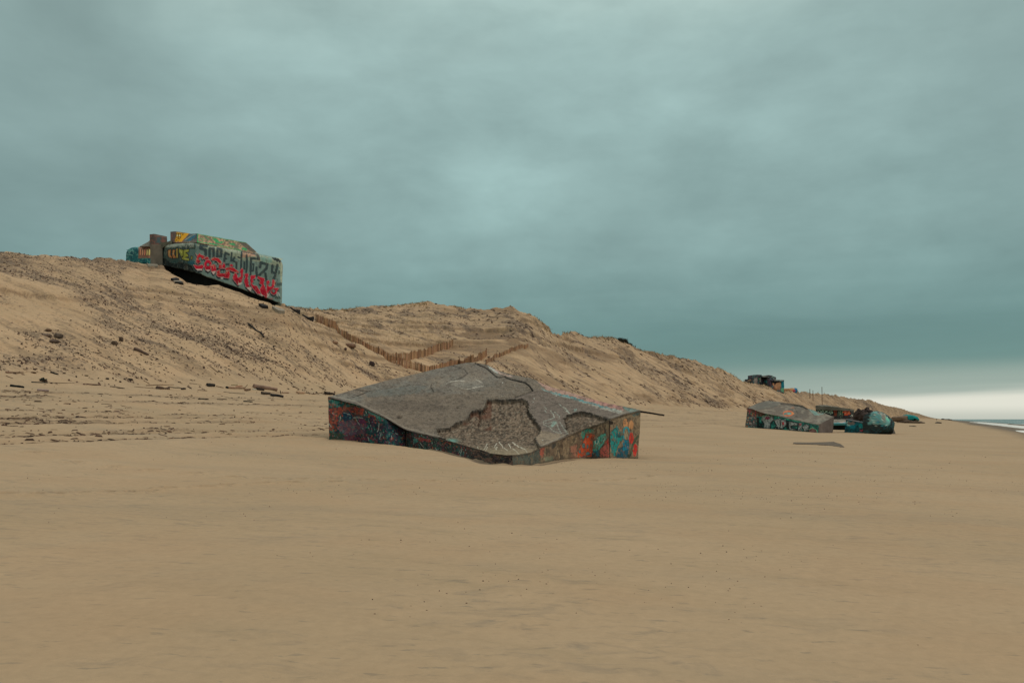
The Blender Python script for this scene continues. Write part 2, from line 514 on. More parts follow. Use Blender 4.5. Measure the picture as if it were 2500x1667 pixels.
for i, (uk, wd) in enumerate(((28, .22), (30.2, .2), (32.4, .3), (34.8, .35), (36.5, .3), (38.2, .4), (40, .4), (41.8, .45), (43.6, .5), (45.5, .5))):
    w_ = 2.2 * (fbm(SS * .05 + i * 7, SS * 0, 3, 77 + i) - .5)
    e = np.exp(-((UU - uk - w_) / wd) ** 2)
    g = sstep(.46, .62, fbm(SS * .12 + i * 3, UU * .3, 3, 91 + i)) * (.35 + .9 * sstep(.35, .7, fbm(SS * .6, UU * 3, 3, 101 + i)))
    wr += e * g; rut += e * g * .05
lw = bch * (DD < 420) * land[None]
ZZ += rut * lw; wr = wr * lw
wr = np.clip(.7 * wr + .14 * upper * bch * sstep(.55, .75, fbm(SS * .6, UU * 2.4, 4, 111)), 0, 1) * (DD < 500)
ZZ += bch * upper * (fbm(SS * 1.2, UU * 1.8, 4, 113) - .5) * .12 * (DD < 300)
# shallow basin of a tide pool
ZZ -= .16 * np.exp(-((SS - 178) / 26) ** 2 - ((UU + 13.4) / 1.5) ** 2)

# footprints: small dents with kicked-up rims
DZ = np.zeros_like(ZZ)
def dent(px, py, size, ang, depth=.045):
    x, y, z = ray(px, py); h = math.hypot(x, y); t = -z / h
    D = EYE / t
    for _ in range(6):
        X, Y = D * x / h, D * y / h
        D = (EYE - float(beach_z(np.array(coast(X, Y)[1])))) / t
    X, Y = D * x / h, D * y / h
    r0, r1 = np.searchsorted(DD[:NB, NIN // 2], [D - .9, D + .9])
    a0 = math.atan2(X, Y); c0, c1 = np.searchsorted(az_in, [a0 - .9 / D, a0 + .9 / D])
    sl = (slice(r0, r1), slice(c0, c1))
    dx, dy = XX[sl] - X, YY[sl] - Y
    p = dx * math.cos(ang) + dy * math.sin(ang); q = -dx * math.sin(ang) + dy * math.cos(ang)
    r = np.sqrt((p / size) ** 2 + (q / size * 1.7) ** 2)
    n = fbm(XX[sl] * 9, YY[sl] * 9, 3, 5)
    DZ[sl] += 1.7 * depth * (-1.5 * np.exp(-(r / .55) ** 2) + 1.0 * np.exp(-((r - 1.) / .35) ** 2) * (.1 + 1.2 * n))
    wr[sl] = np.maximum(wr[sl], .85 * np.exp(-(r / .6) ** 2))  # shade in the dent floors, painted through the strand line mask
trail1 = [(75, 1077), (175, 1080), (262, 1082), (355, 1086), (445, 1091), (535, 1097), (620, 1099), (690, 1101), (770, 1101), (850, 1103), (920, 1105), (990, 1106), (1060, 1107), (1130, 1108),
          (1190, 1107), (1255, 1107), (1300, 1105), (1360, 1106), (1410, 1104), (1450, 1101), (1490, 1095)]
trail2 = [(20, 1138), (90, 1138), (130, 1137), (180, 1135), (245, 1133), (300, 1133), (340, 1132), (385, 1123), (470, 1120), (520, 1116), (600, 1113), (670, 1111), (770, 1109)]
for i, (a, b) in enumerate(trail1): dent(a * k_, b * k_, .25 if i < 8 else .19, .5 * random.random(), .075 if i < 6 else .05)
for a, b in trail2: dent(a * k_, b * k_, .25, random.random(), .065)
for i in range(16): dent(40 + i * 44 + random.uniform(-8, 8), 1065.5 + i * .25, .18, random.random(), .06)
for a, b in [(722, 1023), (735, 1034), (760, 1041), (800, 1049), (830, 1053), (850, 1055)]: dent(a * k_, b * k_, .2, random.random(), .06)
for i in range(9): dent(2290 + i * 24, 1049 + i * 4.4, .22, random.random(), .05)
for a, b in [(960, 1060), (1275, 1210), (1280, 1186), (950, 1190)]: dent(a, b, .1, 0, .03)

ZZ += np.where(DZ > 0, .042 * np.tanh(DZ / .042), .07 * np.tanh(DZ / .07))

# surface masks kept with the ground
PYs, PXs = PYY, PXX
near_face = is1
nz = fbm(SS * .12, UU * .035 + SS * .03, 4, 121); nz2 = fbm(SS * .5, UU * .08, 4, 123)
def reg(poly, soft=14):
    poly = [(x * k_, y * k_) for x, y in poly]
    x = PXs + (fbm(SS * .2, UU * .2, 3, 131) - .5) * 60; y = PYs + (fbm(SS * .2, UU * .2, 3, 133) - .5) * 40
    m = inpoly(x, y, poly)
    d = linedist(x, y, poly + poly[:1])
    return np.where(m, sstep(0, soft, d), 0)
deb = np.zeros_like(ZZ)
inside = (kind == 1) & (infr > 0) & (DD < 130)
A = reg([(-60, 540), (340, 560), (330, 600), (300, 630), (345, 715), (300, 725), (255, 745), (180, 720), (130, 680), (60, 660), (-60, 650)], 40)
deb += A * (.25 + .75 * sstep(.35, .65, nz)) * .9
deb += reg([(255, 600), (275, 605), (300, 650), (345, 715), (318, 715), (275, 650)], 12) * .55
deb += reg([(-60, 560), (110, 585), (90, 610), (-60, 625)], 18) * .4
streaks = sstep(.48, .66, fbm(SS * .5, UU * .05, 4, 127)) * sstep(.4, .6, fbm(SS * .08, UU * .12, 3, 129))
deb += .5 * streaks * (up1 > .12) * (kind == 1)
deb += reg([(180, 720), (420, 650), (640, 720), (900, 850), (880, 880), (560, 860), (250, 830)], 60) * (.12 + .6 * sstep(.48, .7, nz2))
deb += reg([(-60, 800), (100, 800), (240, 850), (120, 870), (-60, 860)], 20) * .4
deb *= inside
cl = reg([(-60, 690), (70, 680), (160, 725), (230, 750), (225, 780), (150, 785), (90, 770), (-60, 790)], 18)   # clean wind-blown sand
deb += .6 * inside * sstep(.54, .66, fbm(SS * 2.0, UU * .45, 4, 161)) * sstep(.35, .6, fbm(SS * .12, UU * .1, 3, 163))
deb *= 1 - .9 * cl
back = (kind >= 2) & (infr > 0)
veg = np.exp(-np.maximum(0, (c2z - ZZ)) / (1.6 + .012 * c2D)) * back * land[None] * sstep(.3, .6, fbm(SS * .06 / far ** .3, UU * .1, 4, 141)) * (srel > .003)[None]
deb += .55 * veg * np.clip(1.2 - far * .05, .5, 1)
deb += (.5 * sstep(.55, .7, fbm(SS * .16 / far ** .5, UU * .035, 4, 143))) * ((kind >= 2) | (w1[None] > .5)) * dune * .8
deb += .7 * (kind >= 2) * dune * sstep(.53, .64, fbm(SS * 1.1 / far ** .6, UU * .3 / far ** .5, 4, 165)) * sstep(.3, .55, fbm(SS * .07, UU * .08, 3, 167))
deb += .6 * (kind == 1) * (w1[None] > .3) * dune * sstep(.53, .64, fbm(SS * 1.0 / far ** .6, UU * .2 / far ** .5, 4, 169))
brown = reg([(1040, 752), (1090, 747), (1150, 760), (1240, 785), (1240, 800), (1180, 796), (1120, 785), (1060, 770), (1020, 768)], 8) * back * 1.2
brown += scarp * dune * .95 + .7 * dune * sstep(.58, .72, fbm(SS * .05, ZZ * .35, 4, 147))
brown = np.clip(brown, 0, 1)
wet_and_shade = sstep(-7, -13, UU + (fbm(SS * .01, UU * .1, 3, 151) - .5) * 6)
deb = np.clip(deb * np.where(kind == 1, .68, .85), 0, 1)

# ------------------------------------------------------------------ height and sight look-ups
_da = az_in[1] - az_in[0]
def _col(a):
    f = (a - az_in[0]) / _da
    j = int(np.clip(math.floor(f), 0, NIN - 2)); t = min(max(f - j, 0), 1)
    return DD[:, j] * (1 - t) + DD[:, j + 1] * t, ZZ[:, j] * (1 - t) + ZZ[:, j + 1] * t
def ground_z(x, y):
    D, Z = _col(math.atan2(x, y))
    return float(np.interp(math.hypot(x, y), D, Z))
def ground(px, py, lift=0.):
    """first point of the ground met in the direction (px, py)"""
    x, y, z = ray(px, py); h = math.hypot(x, y); t = z / h
    D, Z = _col(math.atan2(x, y))
    e = Z - (EYE + D * t)
    i = int(np.argmax((e >= 0) & (D > 3)))
    if e[i] < 0 or i == 0: i = len(D) - 2
    f = np.clip(-e[i - 1] / (e[i] - e[i - 1] + 1e-9), 0, 1)
    d = D[i - 1] + f * (D[i] - D[i - 1])
    return np.array([d * x / h, d * y / h, EYE + d * t + lift])
def at_dist(px, D):
    x, y, z = ray(px, HORIZON); a = math.atan2(x, y)
    X, Y = D * math.sin(a), D * math.cos(a)
    return np.array([X, Y, ground_z(X, Y)])

# scour and banked sand along the foot of the big fallen roof
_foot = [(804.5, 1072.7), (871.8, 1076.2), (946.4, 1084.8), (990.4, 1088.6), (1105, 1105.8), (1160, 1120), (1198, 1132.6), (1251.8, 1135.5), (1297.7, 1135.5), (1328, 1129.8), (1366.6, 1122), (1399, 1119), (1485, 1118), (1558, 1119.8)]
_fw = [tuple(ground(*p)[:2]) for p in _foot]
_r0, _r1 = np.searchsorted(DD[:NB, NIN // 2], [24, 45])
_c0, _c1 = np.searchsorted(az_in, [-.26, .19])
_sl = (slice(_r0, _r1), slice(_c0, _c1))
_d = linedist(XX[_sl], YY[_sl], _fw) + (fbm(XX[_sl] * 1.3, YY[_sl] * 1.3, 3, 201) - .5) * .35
ZZ[_sl] += -.08 * np.exp(-(_d / .28) ** 2) + .07 * np.exp(-((_d - .75) / .4) ** 2) * fbm(XX[_sl] * .5, YY[_sl] * .5, 2, 203)
wet_and_shade = wet_and_shade * np.ones_like(ZZ)
wet_and_shade[_sl] = np.maximum(wet_and_shade[_sl], .8 * np.exp(-(_d / .26) ** 2))  # contact shadow along the slab foot, painted through the wet sand mask

# ------------------------------------------------------------------ sand
def m_sand():
    m, nt = newmat('sand')
    p = geo(nt)
    q = nt.mapping(p, (0, 0, COAST), (1, 1, 1))          # x inland, y along the shore (rotated frame)
    qs = nt.mapping(p, (0, 0, COAST), (.25, 1.5, .6))
    big = nt.noise(p, .12, 4.); mid = nt.noise(qs, 1.1, 6., .6); fine = nt.noise(p, 9., 6., .65)
    dune = nt.attr('dune'); deb = nt.attr('debris'); brown = nt.attr('brown'); wr = nt.attr('wrack_and_shade'); wet_and_shade = nt.attr('wet_and_shade')
    c = nt.mix(nt.step(big, .35, .65), (.420, .288, .176), (.458, .314, .195))
    c = nt.mix(nt.math('MULTIPLY', nt.step(mid, .5, .75), .35), c, (.32, .23, .14))
    # faint grey-blue patches of damp sand drawn out along the wind
    qw = nt.mapping(p, (0, 0, .12), (1.7, 3.6, 1))
    w1_ = nt.noise(qw, 1.0, 6., .65, 1.1); w2_ = nt.noise(p, .22, 4., .6)
    damp = nt.math('MULTIPLY', nt.step(w1_, .50, .72), nt.step(w2_, .40, .58))
    damp = nt.math('MULTIPLY', damp, nt.math('SUBTRACT', 1., dune))
    c = nt.mix(nt.math('MULTIPLY', damp, .42), c, (.175, .148, .122))
    w3_ = nt.noise(nt.mapping(p, (0, 0, .2), (.12, .5, 1)), 1., 5., .6, .3)
    w4_ = nt.noise(nt.mapping(p, (0, 0, .1), (3.2, 9., 1)), 1.0, 4., .6, .2)
    c = nt.mix(nt.math('MULTIPLY', nt.math('MULTIPLY', nt.step(w4_, .60, .70), nt.math('SUBTRACT', 1., dune)), .5), c, (.20, .165, .125))
    c = nt.mix(nt.math('MULTIPLY', nt.math('MULTIPLY', nt.step(w3_, .5, .72), nt.math('SUBTRACT', 1., dune)), .28), c, (.26, .21, .155))
    bl = nt.noise(p, .35, 3., .5)
    c = nt.mix(nt.math('MULTIPLY', nt.step(bl, .45, .65), .35), c, (.44, .278, .162))
    c = nt.mix(dune, c, nt.mix(1., c, (1.13, 1.10, 1.08), 'MULTIPLY'))
    c = nt.mix(nt.math('MULTIPLY', brown, .75), c, (.20, .122, .072))
    # litter of reed and bark lying on the dune
    sp = nt.noise(nt.mapping(p, (0, 0, COAST), (.8, 2.6, 1.6)), 2.2, 5., .62); sp2 = nt.noise(p, 5.5, 3., .6)
    sp3 = nt.noise(nt.mapping(p, (0, 0, COAST), (.22, 1.5, .5)), .55, 5., .6)
    spk = nt.math('ADD', nt.math('MULTIPLY', sp, .5), nt.math('ADD', nt.math('MULTIPLY', sp2, .3), nt.math('MULTIPLY', sp3, .2)))
    thr = nt.math('MULTIPLY_ADD', deb, -.10, .545)
    lit = nt.step(nt.math('SUBTRACT', spk, thr), -.02, .035)
    lit = nt.math('MULTIPLY', lit, nt.math('MULTIPLY', dune, nt.math('MULTIPLY_ADD', deb, .3, .52, clamp=True)))
    lc = nt.mix(nt.step(fine, .35, .65), (.085, .060, .048), (.20, .145, .11))
    c = nt.mix(nt.math('MULTIPLY', nt.math('MULTIPLY', nt.step(sp3, .48, .64), dune), .6), c, (.255, .170, .104))
    c = nt.mix(nt.math('MULTIPLY', deb, .28), c, (.20, .145, .115))
    c = nt.mix(lit, c, lc)
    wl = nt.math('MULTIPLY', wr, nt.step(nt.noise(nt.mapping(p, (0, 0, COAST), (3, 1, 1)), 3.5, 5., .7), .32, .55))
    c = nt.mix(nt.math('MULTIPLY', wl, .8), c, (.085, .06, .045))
    c = nt.mix(nt.math('MULTIPLY', wet_and_shade, .9), c, (.135, .092, .064))
    k = nt.math('MULTIPLY_ADD', nt.math('SUBTRACT', fine, .5), .30, 1.)
    c = nt.mix(1., c, nt.n('ShaderNodeCombineColor', ins={0: k, 1: k, 2: k}).outputs[0], 'MULTIPLY')
    rg = nt.math('MULTIPLY_ADD', wet_and_shade, -.35, .95)
    hgt = nt.math('ADD', nt.math('MULTIPLY', mid, 2.4), nt.math('MULTIPLY', fine, .35))
    b = finish(nt, c, .95, nt.math('ADD', hgt, nt.math('MULTIPLY', spk, nt.math('MULTIPLY', dune, 4.))), .55, .05, .12)
    nt.set(b.inputs['Roughness'], rg)
    return m
SAND = m_sand()
def ground_part(name, r0, r1):
    V = np.stack([XX[r0:r1], YY[r0:r1], ZZ[r0:r1]], -1).reshape(-1, 3)
    at = {k: v[r0:r1].ravel() for k, v in dict(dune=dune * np.ones_like(ZZ), debris=deb, brown=brown, wrack_and_shade=wr, wet_and_shade=wet_and_shade * np.ones_like(ZZ)).items()}
    o = mesh(name, V, gridfaces(r1 - r0, NC, wrap=True), SAND, smooth=True, attrs=at, origin=(0, 0, 0))
    return tag(o, kind='structure')
def ground_meshes():
    # columns run in-frame first and then round the back, so wrapping closes the ring
    b = ground_part('beach', 0, NB); tag(b, 'smooth pale tan sand beach sloping down to the sea', 'beach')
    d = ground_part('sand_dune', NB - 1, N1); tag(d, 'steep littered sand slope of the dune carrying the big painted bunker', 'dune')
    e = ground_part('dune_hill', N1 - 1, NR); tag(e, 'higher back dunes with ragged grassy crest running down the coast', 'dune')
# ------------------------------------------------------------------ overcast sky, sun and camera
SUN_EL, SUN_AZ = math.radians(42), math.radians(118)     # bearing from the view axis, towards the sea and behind the viewer
def make_world():
    w = bpy.data.worlds.new("World"); SC.world = w; w.use_nodes = True
    nt = NT(w)
    d = nt.n('ShaderNodeTexCoord').outputs['Generated']
    d = nt.n('ShaderNodeVectorMath', operation='NORMALIZE', ins={0: d}).outputs[0]
    s = nt.n('ShaderNodeSeparateXYZ', ins={0: d})
    X, Y, Z = s.outputs
    el = nt.math('MULTIPLY', nt.math('ARCSINE', Z), 57.2958)
    az = nt.math('MULTIPLY', nt.math('ARCTAN2', X, Y), 57.2958)
    dz = nt.math('ADD', nt.math('MAXIMUM', Z, 0.), .16)
    pl = nt.n('ShaderNodeCombineXYZ', ins={0: nt.math('DIVIDE', X, dz), 1: nt.math('DIVIDE', Y, dz), 2: 0.}).outputs[0]
    dv = nt.n('ShaderNodeMapping', ins={'Vector': d, 'Location': (.3, 0, .15), 'Rotation': (0, .10, 0), 'Scale': (1., 1., 1.9)}).outputs[0]
    n1 = nt.noise(dv, 3.6, 5., .52, .15)
    n2 = nt.noise(nt.n('ShaderNodeMapping', ins={'Vector': d, 'Location': (2, 1, 0), 'Rotation': (0, .16, 0), 'Scale': (1., 1., 2.3)}).outputs[0], 9.0, 6., .55, .2)
    st = nt.noise(nt.n('ShaderNodeCombineXYZ', ins={0: nt.math('MULTIPLY', az, .05), 1: nt.math('MULTIPLY', el, .62), 2: 3.}).outputs[0], 1.0, 5., .55, .6)
    e2 = nt.math('ADD', el, nt.math('MULTIPLY', nt.math('SUBTRACT', n1, .5), nt.math('MINIMUM', nt.math('MULTIPLY', el, .55), 9.)))
    e2 = nt.math('ADD', e2, nt.math('MULTIPLY', nt.math('SUBTRACT', st, .5), nt.math('MINIMUM', nt.math('MULTIPLY', el, .5), 1.6)))
    r = nt.n('ShaderNodeValToRGB', ins={0: nt.math('DIVIDE', e2, 90.)})
    cr = r.color_ramp; cr.interpolation = 'B_SPLINE'
    stops = [(0, (150, 168, 160)), (2.0, (148, 166, 158)), (3.3, (114, 145, 139)), (5.0, (104, 139, 136)), (7.5, (119, 151, 148)), (11, (134, 163, 160)), (16, (146, 174, 171)),
             (21, (153, 180, 177)), (27, (161, 187, 183)), (40, (200, 216, 206)), (60, (246, 246, 232)), (90, (255, 255, 243))]
    while len(cr.elements) > 1: cr.elements.remove(cr.elements[-1])
    for i, (e, c) in enumerate(stops):
        el_ = cr.elements[0] if i == 0 else cr.elements.new(e / 90.)
        el_.position = e / 90.; el_.color = (*lin(*c), 1)
    c = r.outputs[0]
    def blob(a0, e0, sa, se):
        u = nt.math('DIVIDE', nt.math('SUBTRACT', az, a0), sa); v = nt.math('DIVIDE', nt.math('SUBTRACT', el, e0), se)
        q = nt.math('ADD', nt.math('MULTIPLY', u, u), nt.math('MULTIPLY', v, v))
        return nt.math('EXPONENT', nt.math('MULTIPLY', q, -1.))
    up = nt.step(el, 3.5, 9.)
    k = nt.math('MULTIPLY_ADD', nt.math('MULTIPLY', nt.math('SUBTRACT', n1, .5), up), .58, 1.)
    k = nt.math('ADD', k, nt.math('MULTIPLY', nt.math('MULTIPLY', nt.math('SUBTRACT', n2, .5), up), .38))
    k = nt.math('ADD', k, nt.math('MULTIPLY', nt.math('SUBTRACT', st, .5), nt.math('MULTIPLY_ADD', nt.step(el, 4., 12.), -.14, .16)))
    for a0, e0, sa, se, g in ((-2, 15, 7, 4.5, .20), (12, 19, 7, 2.6, .14), (-14, 20.5, 6, 3, .10), (2, 27, 10, 5, .12), (24, 12, 6, 3.2, .10), (-30, 19, 9, 12, -.26), (32, 22, 6, 8, -.20),
                              (8, 13, 4, 3, -.08), (-18, 13, 9, 3, -.08), (17, 5.8, 16, 1.6, -.07), (-12, 5.5, 6, 3, -.02), (-26, 8.5, 6, 3, .05)):
        b = blob(a0, e0, sa, se)
        b = nt.math('MULTIPLY', b, nt.math('MULTIPLY_ADD', n2, 1.0, .5))
        k = nt.math('ADD', k, nt.math('MULTIPLY', b, g))
    kc = nt.n('ShaderNodeCombineColor', ins={0: k, 1: k, 2: k}).outputs[0]
    c = nt.mix(1., c, kc, 'MULTIPLY')
    # break in the cloud over the sea
    top = nt.math('ADD', nt.math('MULTIPLY_ADD', nt.math('SUBTRACT', st, .5), 1.3, 1.35), nt.math('MULTIPLY', nt.step(az, 22., 33.), .42))
    gl = nt.math('SUBTRACT', 1., nt.step(nt.math('SUBTRACT', el, top), -.40, .65))
    gl = nt.math('MULTIPLY', gl, nt.step(az, 14., 23.))
    gl = nt.math('MULTIPLY', gl, nt.math('SUBTRACT', 1., nt.step(az, 60., 100.)))
    gc = nt.mix(nt.step(el, .05, .9), tuple(lin(196, 200, 188)), tuple(lin(226, 226, 212)))
    c = nt.mix(gl, c, gc)
    b2 = nt.math('MULTIPLY', nt.step(el, .8, 2.0), nt.math('SUBTRACT', 1., nt.step(el, 2.4, 3.8)))
    b2 = nt.math('MULTIPLY', b2, nt.math('MULTIPLY', nt.step(az, 10., 22.), nt.math('SUBTRACT', 1., gl)))
    c = nt.mix(nt.math('MULTIPLY', b2, nt.math('MULTIPLY_ADD', st, .7, .1)), c, tuple(lin(178, 190, 178)))
    sky = nt.n('ShaderNodeTexSky', sky_type='NISHITA', sun_disc=False, sun_elevation=SUN_EL, sun_rotation=SUN_AZ)
    c10 = nt.n('ShaderNodeVectorMath', operation='SCALE', ins={0: c, 'Scale': 10.}).outputs[0]
    full = nt.mix(.04, c10, sky.outputs[0])
    bg = nt.n('ShaderNodeBackground', ins={'Color': full, 'Strength': .1})
    o = nt.n('ShaderNodeOutputWorld'); nt.set(o.inputs['Surface'], bg.outputs[0])
    w.cycles.sampling_method = 'MANUAL'; w.cycles.sample_map_resolution = 1024

    L = bpy.data.lights.new('sun', 'SUN'); L.energy = .9; L.angle = math.radians(35); L.color = (1., .9, .76)
    so = bpy.data.objects.new('sun', L); COL.objects.link(so)
    v = Vector((math.sin(SUN_AZ) * math.cos(SUN_EL), math.cos(SUN_AZ) * math.cos(SUN_EL), math.sin(SUN_EL)))
    so.rotation_euler = (-v).to_track_quat('-Z', 'Y').to_euler(); so.location = (20, -20, 40)

    cam = bpy.data.cameras.new('camera'); co = bpy.data.objects.new('camera', cam); COL.objects.link(co)
    cam.sensor_width = 36; cam.lens = 36 * F / 2500; cam.clip_start = .1; cam.clip_end = 60000
    co.location = (0, 0, EYE); co.rotation_euler = (math.pi / 2 + PITCH, 0, 0)
    SC.camera = co
    SC.view_settings.view_transform = 'Standard'; SC.view_settings.look = 'None'
    SC.view_settings.exposure = 0; SC.view_settings.gamma = 1
    SC.render.engine = 'CYCLES'
    SC.cycles.max_bounces = 5; SC.cycles.use_denoising = True

def make_sea():
    m, nt = newmat('sea_water')
    p = geo(nt); q = nt.mapping(p, (0, 0, COAST), (1, 1, 1))
    w1 = nt.noise(nt.mapping(p, (0, 0, COAST), (.05, .012, 1)), 1., 6., .6); w2 = nt.noise(nt.mapping(p, (0, 0, COAST), (.5, .16, 1)), 1., 5., .6)
    foam = nt.step(nt.math('ADD', nt.math('MULTIPLY', w1, .75), nt.math('MULTIPLY', w2, .25)), .545, .60)
    sx = nt.n('ShaderNodeSeparateXYZ', ins={0: q}).outputs[0]
    near = nt.math('SUBTRACT', 1., nt.step(nt.math('ABSOLUTE', nt.math('ADD', sx, -90.)), 20., 150.))
    foam = nt.math('MULTIPLY', foam, nt.math('MULTIPLY_ADD', near, .7, .15))
    c = nt.mix(foam, (.07, .115, .115), (.62, .64, .60))
    b = finish(nt, c, .25, nt.math('ADD', w1, nt.math('MULTIPLY', w2, .4)), .35, .5, .5)
    nt.set(b.inputs['Roughness'], nt.math('MULTIPLY_ADD', foam, .5, .22))
    V = []
    for s, u in ((-3000, -36), (30000, -36), (30000, -42000), (-3000, -42000)):
        x, y = from_coast(s, u); V.append((x, y, -1.60))
    o = mesh('sea', V, [np.array([[3, 2, 1, 0]])], m, origin=(0, 0, -1.6)); tag(o, 'grey green sea with pale breaking foam along the horizon', 'sea', kind='structure')
    m2, nt = newmat('pool_water')
    p = geo(nt); n = nt.noise(p, .6, 3.)
    b = finish(nt, (.10, .11, .10), .06, n, .05, .05, .5)
    for nm, s0, s1, u0, u1, z in (('tide_pool', 120, 900, -31, -16.5, -.90), ('tide_pool', 150, 206, -16.4, -10, -.615)):
        V = []
        for s, u in ((s0, u0), (s1, u0), (s1, u1), (s0, u1)):
            x, y = from_coast(s, u); V.append((x, y, z))
        o = mesh(nm, V, [np.array([[3, 2, 1, 0]])], m2); tag(o, 'shallow tide pool on the flat sand mirroring the bright sky', 'water', 'tide pools on the sand', kind='structure')
# ------------------------------------------------------------------ fallen bunker roofs on the beach
def mk(ox, oy, k): return lambda pts: [(ox + a / k, oy + b / k) for a, b in pts]
S1, S2, R4, K7, F6, B_, G_ = mk(780, 860, 5.2275), mk(1160, 860, 5.2273), mk(1780, 880, 4.704), mk(1970, 970, 7.587), mk(1800, 890, 8.4), mk(290, 550, 5.6), mk(460, 590, 9.8)
L2, L3, V7, N5, M6, W1, D8, Q7 = mk(0, 890, 5.6), mk(380, 890, 5.47), mk(720, 720, 3.7935), mk(0, 580, 3.824), mk(380, 730, 4.9), mk(2150, 950, 6.72), mk(1300, 780, 3.92), mk(600, 715, 11.76)

M_CONC = m_painted('weathered_concrete', .27, 2.4, .7, .04, 13.)
M_CORE = m_painted('broken_aggregate', .55, 3.2, .9, .09, 13.)
M_WALL = m_painted('painted_concrete', .20, 2.4, .45, .03, 14.)
KH, KV = .80, .62           # how bright level and upright surfaces lie in this light

def wall_strip(tops, bots, nu, nv, below=.5, rough=.03, seed=0):
    """wall between a top edge and its foot line on the ground (both world polylines)"""
    T = resample(tops, nu); Bm = resample(bots, nu)
    v = np.concatenate([np.linspace(0, 1, nv), [1.15]])
    G = T[None] * (1 - v[:, None, None]) + Bm[None] * v[:, None, None]
    G[-1] = Bm; G[-1, :, 2] -= below
    V = G.reshape(-1, 3)
    n = np.zeros(3); d = Bm[-1] - Bm[0]; n[0], n[1] = d[1], -d[0]; n /= np.linalg.norm(n) + 1e-9
    a = (fbm(V[:, 0] * 1.7, V[:, 1] * 1.7, 4, seed, V[:, 2] * 1.7) - .5) * 2 * rough
    edge = np.repeat(np.minimum(1, np.arange(len(v)) / 3.), nu)
    return V + n * (a * edge)[:, None], gridfaces(len(v), nu)

def roof_mesh(outline, extra, nring, nout):
    O = resample(outline, nout, True)
    c = O[:, :2].mean(0)
    r = np.linspace(0, 1, nring + 1)[1:] ** .8
    q = c[None, None] + (O[None, :, :2] - c) * r[:, None, None]
    q = q.reshape(-1, 2)
    ctrlp = np.vstack([resample(outline, 70, True)] + ([np.array(extra)] if len(extra) else []))
    z = tps(ctrlp[:, :2], ctrlp[:, 2], np.vstack([c[None], q]))
    V = np.column_stack([np.vstack([c[None], q]), z])
    # keep the rim exactly on the outline
    w = np.repeat(sstep(.93, 1, r), nout)[:, None]
    V[1 + (nring - 1) * nout:, 2] = O[:, 2]
    F1 = gridfaces(nring, nout, wrap=True, base=1)
    j = np.arange(nout); F2 = np.stack([np.zeros(nout, int), 1 + j, 1 + (j + 1) % nout], -1)
    return V, F1, F2

